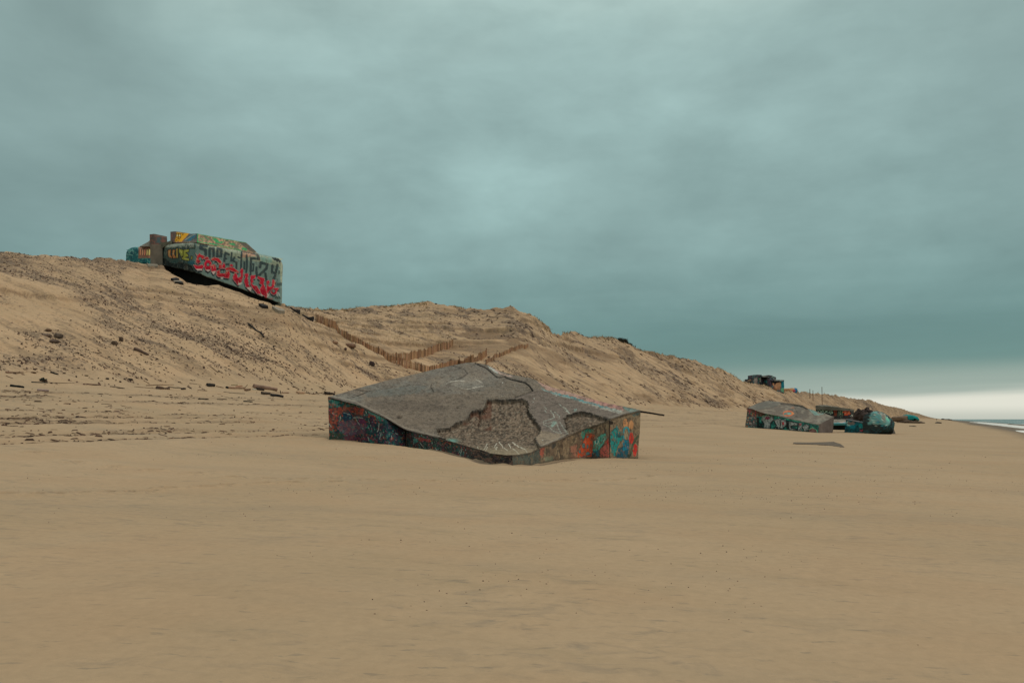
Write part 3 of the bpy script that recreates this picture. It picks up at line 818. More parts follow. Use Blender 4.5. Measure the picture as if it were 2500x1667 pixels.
# ---- the large slab
def big_slab():
    KV = .62
    Lb = S1([(128, 1112), (480, 1130), (870, 1175), (1100, 1195), (1300, 1225), (1700, 1285), (2090, 1385)]) + S2([(200, 1425), (480, 1440)])
    Lt = S1([(108, 570), (440, 640), (640, 740), (830, 830), (1090, 985), (1500, 1085), (1800, 1170), (2090, 1250)]) + S2([(200, 1285), (400, 1310), (480, 1308)])
    Rb = S2([(480, 1440), (720, 1440), (880, 1410), (1080, 1370), (1250, 1355), (1480, 1352), (1700, 1350), (2080, 1358)])
    Rt = S2([(480, 1308), (560, 1300), (700, 1275), (830, 1215), (1050, 1120), (1200, 1050), (1400, 970), (1600, 905), (1720, 855), (1900, 790), (2113, 738)])
    gb = lambda P: np.array([ground(*p) for p in P])
    lb, rb = gb(Lb), gb(Rb)
    def tops(P, foot_px, foot):
        fx = [p[0] for p in foot_px]; o = np.argsort(fx)
        Y = np.interp([p[0] for p in P], np.array(fx)[o], foot[o, 1])
        return np.array([W(a, b, y + .10) for (a, b), y in zip(P, Y)])
    lt, rt = tops(Lt, Lb, lb), tops(Rt, Rb, rb)
    rt[0] = lt[-1]
    YA, YC = lt[0, 1], rt[-1, 1]
    sil_l = S1([(270, 525), (500, 455), (800, 375), (1120, 300), (1400, 232), (1700, 165), (1900, 128)])
    yl = YA + np.array([.9, 2.1, 3.5, 5., 6.1, 7.2, 7.8])
    sil_r = S2([(170, 165), (210, 190), (320, 240), (480, 285), (750, 340), (820, 385), (1000, 450), (1300, 542), (1500, 602), (1700, 655), (1870, 685), (2000, 710)])
    ap = YA + 7.9
    yr = [ap - (ap - YC) * (p[0] - 1180) / 386 for p in sil_r]
    back = np.array([W(a, b, y) for (a, b), y in zip(sil_l, yl)] + [W(1160, 885.3, ap)] + [W(a, b, y) for (a, b), y in zip(sil_r, yr)])
    outline = np.vstack([lt, rt[1:], back[::-1]])
    V, F1, F2 = roof_mesh(outline, [], 300, 1300)
    px, py = proj(V)
    wob = (fbm(V[:, 0] * 2.6, V[:, 1] * 2.6, 4, 5) - .5)
    wx, wy = px + wob * 8 + (fbm(V[:, 0] * 11, V[:, 1] * 9, 3, 15) - .5) * 9, py + (fbm(V[:, 0] * 2.6, V[:, 1] * 2.6, 4, 9) - .5) * 4 + (fbm(V[:, 0] * 11, V[:, 1] * 9, 3, 16) - .5) * 3.5
    pit = S1([(1500, 965), (1650, 975), (1730, 915), (1870, 870), (1950, 760), (2050, 730)]) + S2([(0, 738), (100, 740), (150, 615), (400, 610), (620, 600), (670, 640), (690, 740), (760, 860), (840, 970), (842, 1015), (770, 1100), (790, 1150), (830, 1212),
             (700, 1285), (560, 1330), (400, 1340), (200, 1300), (0, 1262)]) + S1([(1800, 1185), (1650, 1140), (1500, 1060)])
    pit2 = S2([(1130, 850), (1190, 805), (1340, 765), (1400, 775), (1500, 790), (1600, 820), (1720, 856), (1640, 905), (1400, 985), (1190, 1070), (1140, 900)])
    z = V[:, 2]
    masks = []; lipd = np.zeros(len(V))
    for poly, dep in ((pit, .095), (pit2, .08)):
        m = inpoly(wx, wy, poly); d = linedist(wx, wy, poly + poly[:1])
        fall = sstep(.2, 2.4, d) * (1 - .75 * sstep(14, 60, np.maximum(0, wy - (poly[0][1] + 40)))) if poly is pit else sstep(.2, 2., d) * (1 - .8 * sstep(6, 26, d))
        z -= np.where(m, dep * fall, 0)
        z += np.where(m, (fbm(V[:, 0] * 5.5, V[:, 1] * 3.5, 5, 7, gain=.6) - .5) * .10 * sstep(0, 4, d), 0)
        z -= np.where(m, .07 * np.exp(-((d - 2.) / 1.5) ** 2) * (1 if poly is pit2 else sstep(1100, 1060, wy + 0 * wx) if False else (1 - sstep(1050, 1085, wy))), 0)
        # the crust lifts a little at its broken lip
        z += np.where(~m, .035 * np.exp(-(d / 4) ** 2) , 0)
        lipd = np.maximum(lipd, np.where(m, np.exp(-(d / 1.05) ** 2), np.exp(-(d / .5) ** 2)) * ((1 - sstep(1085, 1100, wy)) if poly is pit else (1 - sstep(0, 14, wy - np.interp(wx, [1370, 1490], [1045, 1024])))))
        masks.append(np.where(m, sstep(0, 1.2, d), 0))
    mp = np.maximum(*masks)
    # cracks
    cr = [(S2([(0, 140), (130, 190), (200, 250), (280, 315), (330, 312), (372, 305)]), 1.4, .06), (S2([(372, 308), (450, 340), (640, 385), (690, 430), (735, 490)]), 1.3, .07),
          (S2([(735, 490), (640, 530), (510, 572), (380, 590), (150, 600)]), 1.6, .03), (S1([(1700, 165), (1850, 215), (1890, 270), (1830, 320), (1690, 360)]), 1.0, .025), (S1([(1425, 400), (1425, 450), (1460, 500)]), 1.2, .03),
          (S1([(435, 575), (520, 540), (620, 495)]), 1.2, .03), (S1([(460, 470), (560, 492), (640, 490)]), 1.2, .03), (S2([(60, 740), (60, 830), (40, 900)]), 3., .12),
          (S1([(1090, 985), (1000, 900), (880, 850)]), .7, .01), (S2([(1720, 856), (1640, 830)]), 2., .08)]
    dark = np.zeros(len(V))
    for pl, w_, dp in cr:
        d = linedist(px + wob * 4, py + wob * 3, pl)
        g = np.exp(-(d / w_) ** 2)
        z -= dp * g; dark = np.maximum(dark, g * min(1, dp * 14))
    # the far slab beyond the break sits a little lower, plus the ledge
    z += ((fbm(V[:, 0] * .9, V[:, 1] * .9, 4, 3) - .5) * .05 + (fbm(V[:, 0] * 6, V[:, 1] * 4, 4, 4, gain=.6) - .5) * .035) * (1 - mp)
    for (hx, hy), rr in (((1020, 825), 5.5), ((1760, 705), 3.2), ((1020, 550), 2.8), ((1585, 517), 2.2), ((2030, 483), 2.4), ((1425, 860), 1.4)):
        a, b = S1([(hx, hy)])[0]; d = np.hypot((px - a), (py - b) * 2.2)
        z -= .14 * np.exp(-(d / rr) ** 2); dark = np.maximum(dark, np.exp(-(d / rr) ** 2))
    V[:, 2] = z
    sh = PixelSheet(790, 870, 1580, 1150, 1.6, lin(115, 101, 87, KH))
    sh.map(0, 0, 1)
    sh.mottle(lin(106, 106, 101, KH), .03, .5, .8, 3, 2.2, .2, mask=(sh.Y < 1000 - .12 * (sh.X - 800)) * 1.)
    sh.mottle(lin(122, 107, 93, KH), .02, .55, .5, 9, 2.5, .2)
    sh.mottle(lin(92, 82, 76, KH), .04, .6, .45, 13, 2.5, .16)
    sh.mottle(lin(84, 76, 70, KH), .5, .58, .5, 14, 2.2, .1); sh.mottle(lin(140, 130, 118, KH), .6, .62, .4, 15, 2.2, .08)
    sh.mottle(lin(112, 110, 104, KH), .25, .62, .3, 17, 3, .12)
    sh.map(780, 860, 5.2275)
    sh.poly([(560, 505), (700, 490), (1150, 430), (1400, 430), (1250, 520), (1000, 555), (620, 575)], lin(92, 94, 90, KH), .7, 5)
    sh.poly([(1420, 345), (1720, 330), (2100, 320), (2100, 440), (1800, 460), (1600, 410)], lin(150, 140, 128, KH), .22, 8)
    for st in ([(1800, 455), (1880, 468), (2091, 425)], [(1600, 410), (1700, 365), (1850, 370)], [(2000, 345), (2080, 390)]): sh.stroke(st, 9, lin(190, 182, 168, KH), .6, 1.5)
    sh.map(1160, 860, 5.2273)
    sh.poly([(740, 490), (870, 470), (1500, 690), (1890, 790), (1720, 850), (1500, 785), (1340, 755), (1150, 800), (1120, 900), (1180, 1060), (830, 1210), (770, 1100), (850, 1010), (690, 720), (640, 610), (510, 580)], lin(110, 96, 88, KH), .75, 3)
    sh.poly([(770, 1100), (850, 1000), (1180, 1050), (830, 1215)], lin(150, 130, 106, KH), .55, 6)
    sh.poly([(0, 1190), (600, 1210), (700, 1275), (560, 1320), (200, 1290), (0, 1250)], lin(150, 136, 112, KH), .55, 6)
    # pale salmon, white and blue bands along the far rim
    sh.poly([(195, 165), (330, 262), (480, 300), (470, 316), (300, 270), (180, 180)], lin(186, 154, 142, KH), .7, 4)
    sh.poly([(150, 165), (200, 185), (300, 262), (280, 275), (190, 215)], lin(176, 176, 168, KH), .8, 3)
    sh.poly([(790, 370), (1010, 450), (1300, 540), (1700, 650), (1880, 690), (1890, 740), (1500, 655), (1200, 570), (900, 470)], lin(180, 140, 126, KH), .8, 5)
    sh.poly([(1400, 575), (1700, 650), (1880, 690), (1890, 745), (1560, 660)], lin(168, 108, 102, KH), .5, 5)
    sh.poly([(830, 455), (1000, 505), (1300, 590), (1600, 680), (1880, 745), (1840, 775), (1480, 675), (1100, 565), (870, 490)], lin(128, 154, 150, KH), .7, 7)
    sh.poly([(1000, 515), (1150, 545), (1300, 590), (1800, 730), (1640, 705), (1300, 610)], lin(66, 130, 136, KH), .75, 7)
    sh.poly([(1300, 625), (1600, 690), (1890, 745), (1880, 785), (1640, 735), (1450, 680)], lin(176, 162, 148, KH), .5, 8)
    sh.poly([(1880, 690), (2110, 735), (2000, 780), (1930, 740)], lin(104, 130, 124, KH), .9, 3)
    chalk = lin(186, 194, 180, KH); ck_ = lin(40, 35, 32, KH)
    sh.map(780, 860, 5.2275)
    for st, w_ in (([(1700, 165), (1850, 215), (1890, 270), (1830, 320), (1690, 360)], 6), ([(1425, 400), (1422, 450), (1460, 500), (1455, 520)], 6), ([(435, 575), (520, 540), (620, 495)], 8), ([(460, 470), (560, 492), (640, 490)], 6), ([(620, 495), (900, 450), (1150, 420), (1300, 415)], 5), ([(1250, 540), (1240, 590), (1270, 640)], 5), ([(490, 600), (500, 650), (470, 640)], 4), ([(1080, 940), (1200, 950), (1300, 985)], 5), ([(1960, 660), (1920, 720)], 5)):
        sh.stroke(st, w_, ck_, .8, .8)
    sh.poly([(435, 640), (700, 560), (1000, 545), (1300, 520), (1500, 500), (2091, 560), (2091, 720), (1950, 760), (1870, 870), (1650, 975), (1500, 970), (1300, 990), (1090, 985), (830, 830)], lin(102, 88, 76, KH), .5, 10)
    sh.poly([(560, 640), (900, 590), (1400, 640), (1750, 720), (1300, 760), (800, 720)], lin(76, 66, 59, KH), .45, 14)
    sh.map(1160, 860, 5.2273)
    for st, w_ in (([(0, 140), (130, 190), (200, 250), (280, 315), (330, 312), (372, 305)], 8), ([(372, 308), (450, 340), (640, 385), (690, 430), (735, 490)], 22), ([(735, 490), (640, 530), (510, 572)], 6), ([(60, 740), (60, 830)], 14), ([(800, 540), (860, 580), (990, 640), (1060, 670)], 5), ([(690, 745), (740, 690)], 5)):
        sh.stroke(st, w_, ck_, .85, 1.)
    for st in ([(960, 740), (1000, 790), (1010, 830), (930, 860), (870, 880), (880, 930), (960, 950)], [(900, 900), (930, 910), (990, 880), (1020, 900)], [(1030, 870), (1060, 960), (1100, 1030)], [(1080, 890), (1130, 970), (1190, 1060)],
               [(960, 970), (1000, 1000), (1080, 1030)], [(1070, 655), (1100, 690), (1160, 720), (1210, 780)], [(1140, 730), (1200, 770)], [(1010, 760), (1080, 810), (1070, 840)], [(880, 690), (910, 720)], [(890, 740), (910, 765)]):
        sh.stroke(st, 8, chalk, .55, 1.8)
    sh.poly([(960, 930), (1010, 870), (1050, 900), (980, 960)], lin(140, 172, 160, KH), .6, 3)
    sh.poly([(1255, 720), (1300, 715), (1290, 760), (1260, 755)], lin(140, 168, 160, KH), .6, 4)
    for a, b in ((755, 588), (740, 630), (1035, 552), (430, 735), (1225, 1170), (860, 1120), (350, 385), (780, 1190)): sh.oval(a, b, 7, 5, lin(205, 205, 195, KH), .9)
    sh.map(0, 0, 1); sh.mottle(lin(62, 54, 48, KH), .14, .6, .5, 91, 2.6, .08); sh.mottle(lin(66, 58, 52, KH), .9, .64, .7, 92, 1.8, .05); sh.mottle(lin(134, 122, 108, KH), .8, .66, .5, 93, 1.8, .05)
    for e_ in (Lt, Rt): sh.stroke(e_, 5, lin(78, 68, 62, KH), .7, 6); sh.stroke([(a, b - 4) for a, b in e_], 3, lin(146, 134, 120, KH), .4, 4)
    C = sh.sample(px, py)
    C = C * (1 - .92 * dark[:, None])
    # broken core: coarse dark aggregate with pale stones, chalk drips near the front
    core = np.zeros((len(V), 3)) + lin(100, 84, 70, KH)
    nA = fbm(V[:, 0] * 13, V[:, 1] * 5.5, 4, 61, gain=.6); nB = fbm(V[:, 0] * 1.3, V[:, 1] * 1.3, 3, 63)
    core = core * (.4 + 1.15 * sstep(.25, .75, nA))[:, None]
    pale = sstep(.62, .72, fbm(V[:, 0] * 16, V[:, 1] * 7, 3, 65))[:, None]
    core = core * (1 - pale * .35) + lin(160, 146, 128, KH) * pale * .35
    rust = (sstep(.55, .7, nB) * .6)[:, None] * ((py < 1045) & (px < 1200))[:, None]
    core = core * (1 - rust) + lin(92, 52, 36, KH) * rust
    sh2 = PixelSheet(1040, 960, 1330, 1120, 2.2, (0, 0, 0)); sh2.map(1080, 1000, 9.046)
    for st in ([(440, 720), (540, 790), (640, 830), (800, 880), (860, 890)], [(560, 740), (700, 800), (780, 830)], [(990, 690), (960, 760), (870, 880)], [(1000, 760), (930, 890)], [(780, 770), (800, 850), (860, 800)], [(1200, 690), (1150, 760), (1190, 830), (1210, 760)],
               [(1250, 660), (1320, 740), (1340, 780)], [(1370, 780), (1440, 850)], [(1460, 700), (1510, 780), (1600, 830), (1700, 930)], [(1540, 670), (1680, 760), (1830, 810), (1860, 870), (1920, 940)]):
        sh2.stroke(st, 13, (1, 1, 1), .75, .8)
    ck = sh2.sample(px, py)[:, :1]
    core = core * (1 - ck) + lin(206, 200, 184, KH) * ck
    teal = (np.exp(-(((px - 1104) / 12) ** 2 + ((py - 1070) / 5) ** 2)) * .7)[:, None]
    core = core * (1 - teal) + lin(96, 150, 140, KH) * teal
    # front apron of the pit is worn smooth and pale
    wp = (masks[0] * sstep(1078, 1098, py + wob * 10) * .55)[:, None]
    core = core * (1 - wp) + lin(150, 134, 110, KH) * wp
    r = root('fallen_bunker_roof', (lt[:, 0].mean(), rt[0, 1] + 5, ground_z(0, 30)))
    tag(r, 'big tilted grey concrete bunker roof, half sunk in the open sand, painted sides', 'bunker ruin')
    C = C * (1 - mp[:, None]) + core * mp[:, None]
    C = C * (1 - .85 * lipd[:, None] * (.55 + .45 * sstep(.35, .55, fbm(V[:, 0] * 3, V[:, 1] * 3, 3, 71)))[:, None])  # broken lip darkened: shadow under the crust painted into the colour
    for nm, mat, sel in (('roof_slab', M_CONC, lambda f: mp[f].mean(1) < .5), ('exposed_core', M_CORE, lambda f: mp[f].mean(1) >= .5)):
        fs = [f[sel(f)] for f in (F1, F2)]
        used = np.unique(np.concatenate([f.ravel() for f in fs])); idx = np.full(len(V), -1); idx[used] = np.arange(len(used))
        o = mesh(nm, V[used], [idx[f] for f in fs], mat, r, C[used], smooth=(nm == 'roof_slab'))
        if nm == 'exposed_core': tag(o, 'rough broken patch of dark aggregate under the roof crust')
    # painted walls
    dk = PixelSheet(795, 960, 1300, 1145, 2.0, lin(26, 52, 50, KV)); dk.map(0, 0, 1)
    dk.mottle(lin(14, 28, 34, KV), .10, .5, .9, 2); dk.mottle(lin(62, 34, 52, KV), .12, .56, .85, 5); dk.mottle(lin(34, 88, 80, KV), .16, .6, .8, 7); dk.mottle(lin(110, 44, 34, KV), .2, .64, .8, 8)
    dk.map(780, 860, 5.2275)
    dk.poly([(108, 570), (440, 640), (830, 830), (830, 870), (640, 790), (560, 690), (400, 680), (110, 700)], lin(52, 116, 108, KV), .55, 6)
    dk.poly([(110, 570), (300, 590), (440, 640), (300, 625), (115, 600)], lin(74, 74, 68, KV), .8, 3)
    dk.poly([(120, 720), (330, 690), (560, 720), (570, 800), (480, 815), (360, 740), (240, 790), (215, 960), (150, 1000), (120, 850)], lin(136, 54, 36, KV), .6, 12)
    dk.mottle(lin(20, 44, 46, KV), .22, .5, .75, 33, mask=(dk.X < 900) * 1.); dk.mottle(lin(120, 60, 44, KV), .3, .6, .6, 35, mask=(dk.X < 890) * 1.)
    dk.poly([(290, 770), (390, 770), (440, 850), (300, 880)], lin(12, 42, 58, KV), .9, 4)
    dk.poly([(480, 840), (560, 840), (620, 950), (500, 900)], lin(74, 36, 60, KV), .85, 5)
    dk.poly([(240, 900), (420, 860), (600, 950), (560, 1040), (380, 1060), (250, 1010)], lin(92, 70, 84, KV), .45, 9)
    dk.poly([(330, 1040), (480, 1080), (620, 1090), (640, 1130), (300, 1110)], lin(84, 36, 52, KV), .6, 6)
    dk.poly([(130, 1020), (300, 1040), (290, 1110), (130, 1110)], lin(34, 52, 42, KV), .8, 4)
    dk.poly([(640, 920), (860, 860), (1080, 990), (1090, 1190), (880, 1170), (660, 1140)], lin(14, 36, 48, KV), .5, 9)
    dk.poly([(1105, 1010), (1500, 1100), (1800, 1180), (2090, 1270), (2090, 1380), (1700, 1280), (1105, 1190)], lin(46, 46, 42, KV), .6, 8)
    dk.poly([(1200, 1070), (1420, 1110), (1400, 1150), (1250, 1110)], lin(134, 46, 40, KV), .6, 6)
    dk.poly([(1190, 1100), (1240, 1090), (1260, 1150), (1200, 1150)], lin(66, 126, 118, KV), .6, 5)
    rr = random.Random(4)
    for i in range(900):
        x, t = rr.uniform(120, 2080), rr.random()
        top = np.interp(x, [108, 440, 830, 1090, 1500, 2090], [580, 660, 850, 1000, 1100, 1265]); bo = np.interp(x, [128, 870, 1300, 2090], [1105, 1170, 1220, 1380])
        y = top + (bo - top) * t
        c = rr.choice([(120, 118, 110), (96, 140, 132), (150, 70, 90), (178, 96, 50), (40, 96, 100), (110, 60, 90), (16, 22, 28), (16, 22, 28), (60, 110, 80)])
        w_ = rr.uniform(3, 10)
        dk.poly([(x - w_, y), (x, y - w_ * rr.uniform(.5, 2)), (x + w_ * .8, y + 2), (x, y + w_)], lin(*c, KV), rr.uniform(.25, .75))
    wh = lin(172, 176, 168, KV)
    for st in ([(310, 770), (350, 775), (350, 785), (390, 795)], [(272, 810), (265, 860), (250, 890)], [(430, 835), (480, 830), (550, 838)], [(465, 850), (500, 905), (510, 920)], [(760, 900), (755, 980), (740, 1010)], [(790, 1020), (765, 1110)], [(920, 1060), (920, 1110)], [(970, 1030), (1000, 1050)],
               [(120, 910), (150, 950)], [(620, 1080), (630, 1130)], [(1280, 1150), (1330, 1210)], [(1820, 1230), (1800, 1290)], [(590, 750), (600, 780)], [(1480, 1220), (1500, 1250)]):
        dk.stroke(st, 7, wh, .5, 1.2)
    dk.stroke([(1100, 1000), (1100, 1195)], 16, lin(14, 20, 20, KV), 1)
    dk.stroke([(1108, 1020), (1106, 1190)], 5, lin(120, 82, 56, KV), .7)
    dk.stroke([(640, 870), (860, 900), (1060, 970)], 9, lin(12, 18, 20, KV), .8, 2)
    dk.map(1160, 860, 5.2273)
    dk.poly([(-100, 1240), (200, 1290), (480, 1312), (480, 1440), (200, 1430), (-100, 1360)], lin(52, 44, 40, KV), .75, 8)
    dk.mottle(lin(26, 24, 24, KV), .16, .52, .8, 27, mask=(dk.X > 1150) * 1.); dk.mottle(lin(104, 78, 66, KV), .2, .58, .6, 28, mask=(dk.X > 1150) * 1.)
    dk.map(0, 0, 1); dk.stroke(Lt, 5, lin(96, 86, 76, KV), .8, 4.5); dk.stroke([(a, b + 2) for a, b in Lt], 3, lin(20, 18, 18, KV), .6, 5)
    dk.grain(.3, .6)
    V, Fq = wall_strip(lt, lb, 560, 90, rough=.05, seed=3)
    px, py = proj(V)
    # the nose is crumbled
    nose = sstep(1120, 1180, px); V = V + np.array([.35, -.9, 0]) * ((fbm(V[:, 0] * 3, V[:, 2] * 4, 4, 8) - .6) * .32 * nose * np.clip((py - np.interp(px, [p[0] for p in Lt], [p[1] for p in Lt])) / 6, 0, 1))[:, None]
    o = mesh('painted_wall', V, Fq, M_WALL, r, dk.on(V)); tag(o, 'long dark wall side crowded with teal, purple and orange graffiti')
    KV_ = KV; KV = .80
    rw = PixelSheet(1240, 990, 1575, 1145, 2.4, lin(126, 106, 84, KV)); rw.map(0, 0, 1)
    rw.mottle(lin(104, 84, 68, KV), .05, .5, .8, 2, .3, .08); rw.mottle(lin(150, 128, 102, KV), .16, .58, .6, 4, .25, .06); rw.mottle(lin(70, 62, 54, KV), .2, .62, .7, 6, .4)
    rw.map(1160, 860, 5.2273)
    rw.poly([(480, 1310), (700, 1280), (830, 1220), (840, 1410), (720, 1440), (480, 1440)], lin(66, 76, 72, KV), .8, 5)
    rw.poly([(830, 1225), (890, 1200), (870, 1330), (830, 1350)], lin(164, 78, 62, KV), .8, 5)
    rw.poly([(1215, 1200), (1300, 1160), (1310, 1340), (1230, 1350)], lin(176, 110, 90, KV), .55, 6)
    rw.poly([(960, 1180), (1030, 1150), (1040, 1190), (980, 1240)], lin(40, 46, 46, KV), .8, 4)
    rw.poly([(1085, 1130), (1120, 1110), (1115, 1280), (1090, 1380), (1080, 1250)], lin(80, 62, 50, KV), .6, 4)
    rw.poly([(880, 1330), (1000, 1320), (1000, 1390), (890, 1400)], lin(110, 140, 120, KV), .3, 8)
    org, tel, dtl, red = lin(198, 78, 44, KV), lin(78, 150, 132, KV), lin(18, 108, 118, KV), lin(190, 52, 44, KV)
    rw.poly([(1410, 1050), (1480, 1035), (1520, 1060), (1505, 1200), (1495, 1330), (1310, 1345), (1300, 1280), (1345, 1200), (1390, 1120)], org, .95, 5)
    rw.stroke([(1370, 1085), (1385, 1020), (1430, 990), (1490, 1000)], 46, lin(44, 128, 112, KV), .95, 1)
    rw.poly([(1515, 1130), (1600, 1050), (1660, 1030), (1700, 1080), (1640, 1170), (1590, 1240), (1585, 1345), (1490, 1345), (1500, 1230)], tel, .95, 5)
    rw.poly([(1500, 1260), (1590, 1240), (1585, 1345), (1490, 1345)], lin(20, 96, 116, KV), .85, 4)
    rw.poly([(1600, 1220), (1690, 1150), (1712, 1180), (1710, 1345), (1600, 1345)], lin(186, 92, 82, KV), .85, 5)
    rw.poly([(1650, 1150), (1700, 1070), (1715, 1150), (1680, 1190)], red, .85, 4)
    rw.oval(1552, 1130, 20, 42, lin(200, 200, 186, KV), .9, 7); rw.oval(1552, 1130, 10, 26, lin(30, 110, 116, KV)); rw.oval(1640, 1105, 13, 24, lin(190, 190, 176, KV), .8, 5)
    for a, b, c, d in ((1385, 1190, 20, 34), (1435, 1075, 12, 18), (1335, 1265, 14, 22), (1440, 1290, 26, 22), (1435, 1200, 12, 26)):
        rw.oval(a, b, c, d, lin(70, 122, 124, KV), .9); rw.oval(a, b, c, d, lin(40, 50, 52, KV), .7, 5)
    rw.stroke([(1345, 1345), (1400, 1320), (1470, 1300)], 16, lin(60, 70, 80, KV), .8)
    for st in ([(1620, 915), (1700, 1090)], [(1560, 930), (1530, 1010)], [(1640, 930), (1710, 1120)], [(1300, 1010), (1240, 1180)]): rw.stroke(st, 6, lin(64, 52, 46, KV), .8)
    # beyond the joint
    rw.poly([(1725, 870), (2110, 745), (2085, 1355), (1725, 1350)], lin(134, 116, 94, KV), .7, 3)
    for a, b, c, d in ((1835, 880, 34, 55), (1880, 920, 30, 60), (1780, 900, 30, 40)): rw.oval(a, b, c, d, lin(70, 60, 52, KV), .7, 5)
    rw.oval(1920, 905, 34, 64, lin(186, 130, 88, KV), .9); rw.oval(1990, 925, 34, 62, lin(186, 132, 90, KV), .9); rw.oval(1920, 905, 34, 64, lin(84, 62, 50, KV), .7, 5); rw.oval(1990, 925, 34, 62, lin(84, 62, 50, KV), .7, 5)
    rw.poly([(1730, 1020), (1790, 960), (1820, 1010), (1880, 1010), (1880, 1110), (1820, 1200), (1790, 1330), (1740, 1280), (1725, 1150)], lin(20, 124, 122, KV), .95, 5)
    rw.poly([(1790, 1030), (1870, 1020), (1860, 1090), (1800, 1090)], lin(12, 84, 92, KV), .8, 4)
    rw.poly([(1830, 1220), (1960, 1180), (1955, 1345), (1800, 1345)], lin(10, 76, 92, KV), .95, 4)
    rw.oval(1930, 1050, 40, 95, lin(48, 136, 146, KV), .95, 22); rw.oval(1925, 1050, 22, 66, lin(150, 134, 110, KV), .9)
    rw.poly([(1890, 1110), (1960, 1120), (1965, 1240), (1880, 1260)], lin(18, 110, 134, KV), .95, 4)
    rw.oval(1993, 1095, 32, 74, red, .95); rw.oval(2040, 1230, 34, 62, lin(190, 40, 36, KV), .95); rw.oval(2035, 1290, 20, 40, red, .9)
    rw.stroke([(2075, 1070), (2040, 1120), (2005, 1200), (1985, 1290), (1960, 1335)], 30, lin(70, 84, 66, KV), .95)
    rw.oval(1965, 1315, 26, 26, lin(40, 60, 54, KV), .9); rw.poly([(2000, 800), (2110, 745), (2090, 800), (2030, 820)], lin(70, 104, 102, KV), .8, 3)
    rw.poly([(1780, 990), (1810, 930), (1840, 1000)], lin(40, 110, 112, KV), .9, 3); rw.poly([(1840, 970), (1850, 950), (1870, 980)], red, .9)
    ol = lin(44, 40, 40, KV)
    for P in ([(1410, 1050), (1480, 1035), (1520, 1060), (1505, 1200), (1495, 1330)], [(1410, 1050), (1390, 1120), (1345, 1200), (1300, 1280)], [(1515, 1130), (1600, 1050), (1660, 1030), (1700, 1080), (1640, 1170), (1590, 1240), (1585, 1345)], [(1600, 1220), (1690, 1150)], [(1730, 1020), (1790, 960), (1820, 1010), (1880, 1010), (1880, 1110), (1820, 1200), (1790, 1330)], [(1830, 1220), (1960, 1180)], [(1890, 1110), (1960, 1120), (1965, 1240)], [(1620, 1240), (1660, 1290), (1700, 1270)], [(1740, 1100), (1780, 1150), (1760, 1220)]):
        rw.stroke(P, 7, ol, .75, 1)
    rw.mottle(lin(110, 92, 74, KV), .3, .6, .75, 41, .5, .05); rw.mottle(lin(60, 54, 50, KV), .45, .62, .6, 43, .4, .05)
    for i in range(150):
        x = rr.uniform(1320, 2080); y = rr.uniform(950, 1340)
        c = rr.choice([(40, 50, 52), (170, 150, 120), (60, 120, 120), (190, 80, 50), (90, 70, 60)])
        st = [(x, y), (x + rr.uniform(-14, 14), y + rr.uniform(6, 30))]; rw.stroke(st, rr.uniform(3, 6), lin(*c, KV), .5)
    rw.stroke([(1716, 860), (1716, 1350)], 16, lin(38, 32, 28, KV), .9, 1); rw.poly([(1715, 880), (1760, 875), (1755, 910), (1725, 930)], lin(24, 20, 18, KV), .9, 3)
    rw.map(0, 0, 1); rw.stroke(Rt, 5, lin(118, 104, 90, KV), .8, 5); rw.stroke([(a, b + 3) for a, b in Rt], 4, lin(44, 38, 34, KV), .6, 6); rw.stroke([(a, b - 2) for a, b in Rb], 4, lin(70, 60, 50, KV), .5, 4)
    rw.grain(.22, .5, 3, .4); rw.grain(.15, 1.5)
    V, Fq = wall_strip(rt, rb, 420, 100, rough=.035, seed=13)
    o = mesh('painted_wall', V, Fq, M_WALL, r, rw.on(V)); tag(o, 'sandy wall side with a mural of orange, red and teal shapes')
    bk = np.vstack([lt[:1], back, rt[-1:]])
    bot = bk.copy(); bot[:, :2] += (bk[:, :2].mean(0) - bk[:, :2]) * .07; bot[:, 2] = [ground_z(a, b) - .2 for a, b in bk[:, :2]]
    V, Fq = wall_strip(bk, bot, 120, 14, rough=.06, seed=23)
    mesh('rear_wall', V, Fq[:, ::-1].copy(), M_WALL, r, np.zeros((len(V), 3)) + lin(104, 96, 86, KV) * (.7 + .6 * fbm(V[:, 0], V[:, 2], 4, 3))[:, None])
    return r

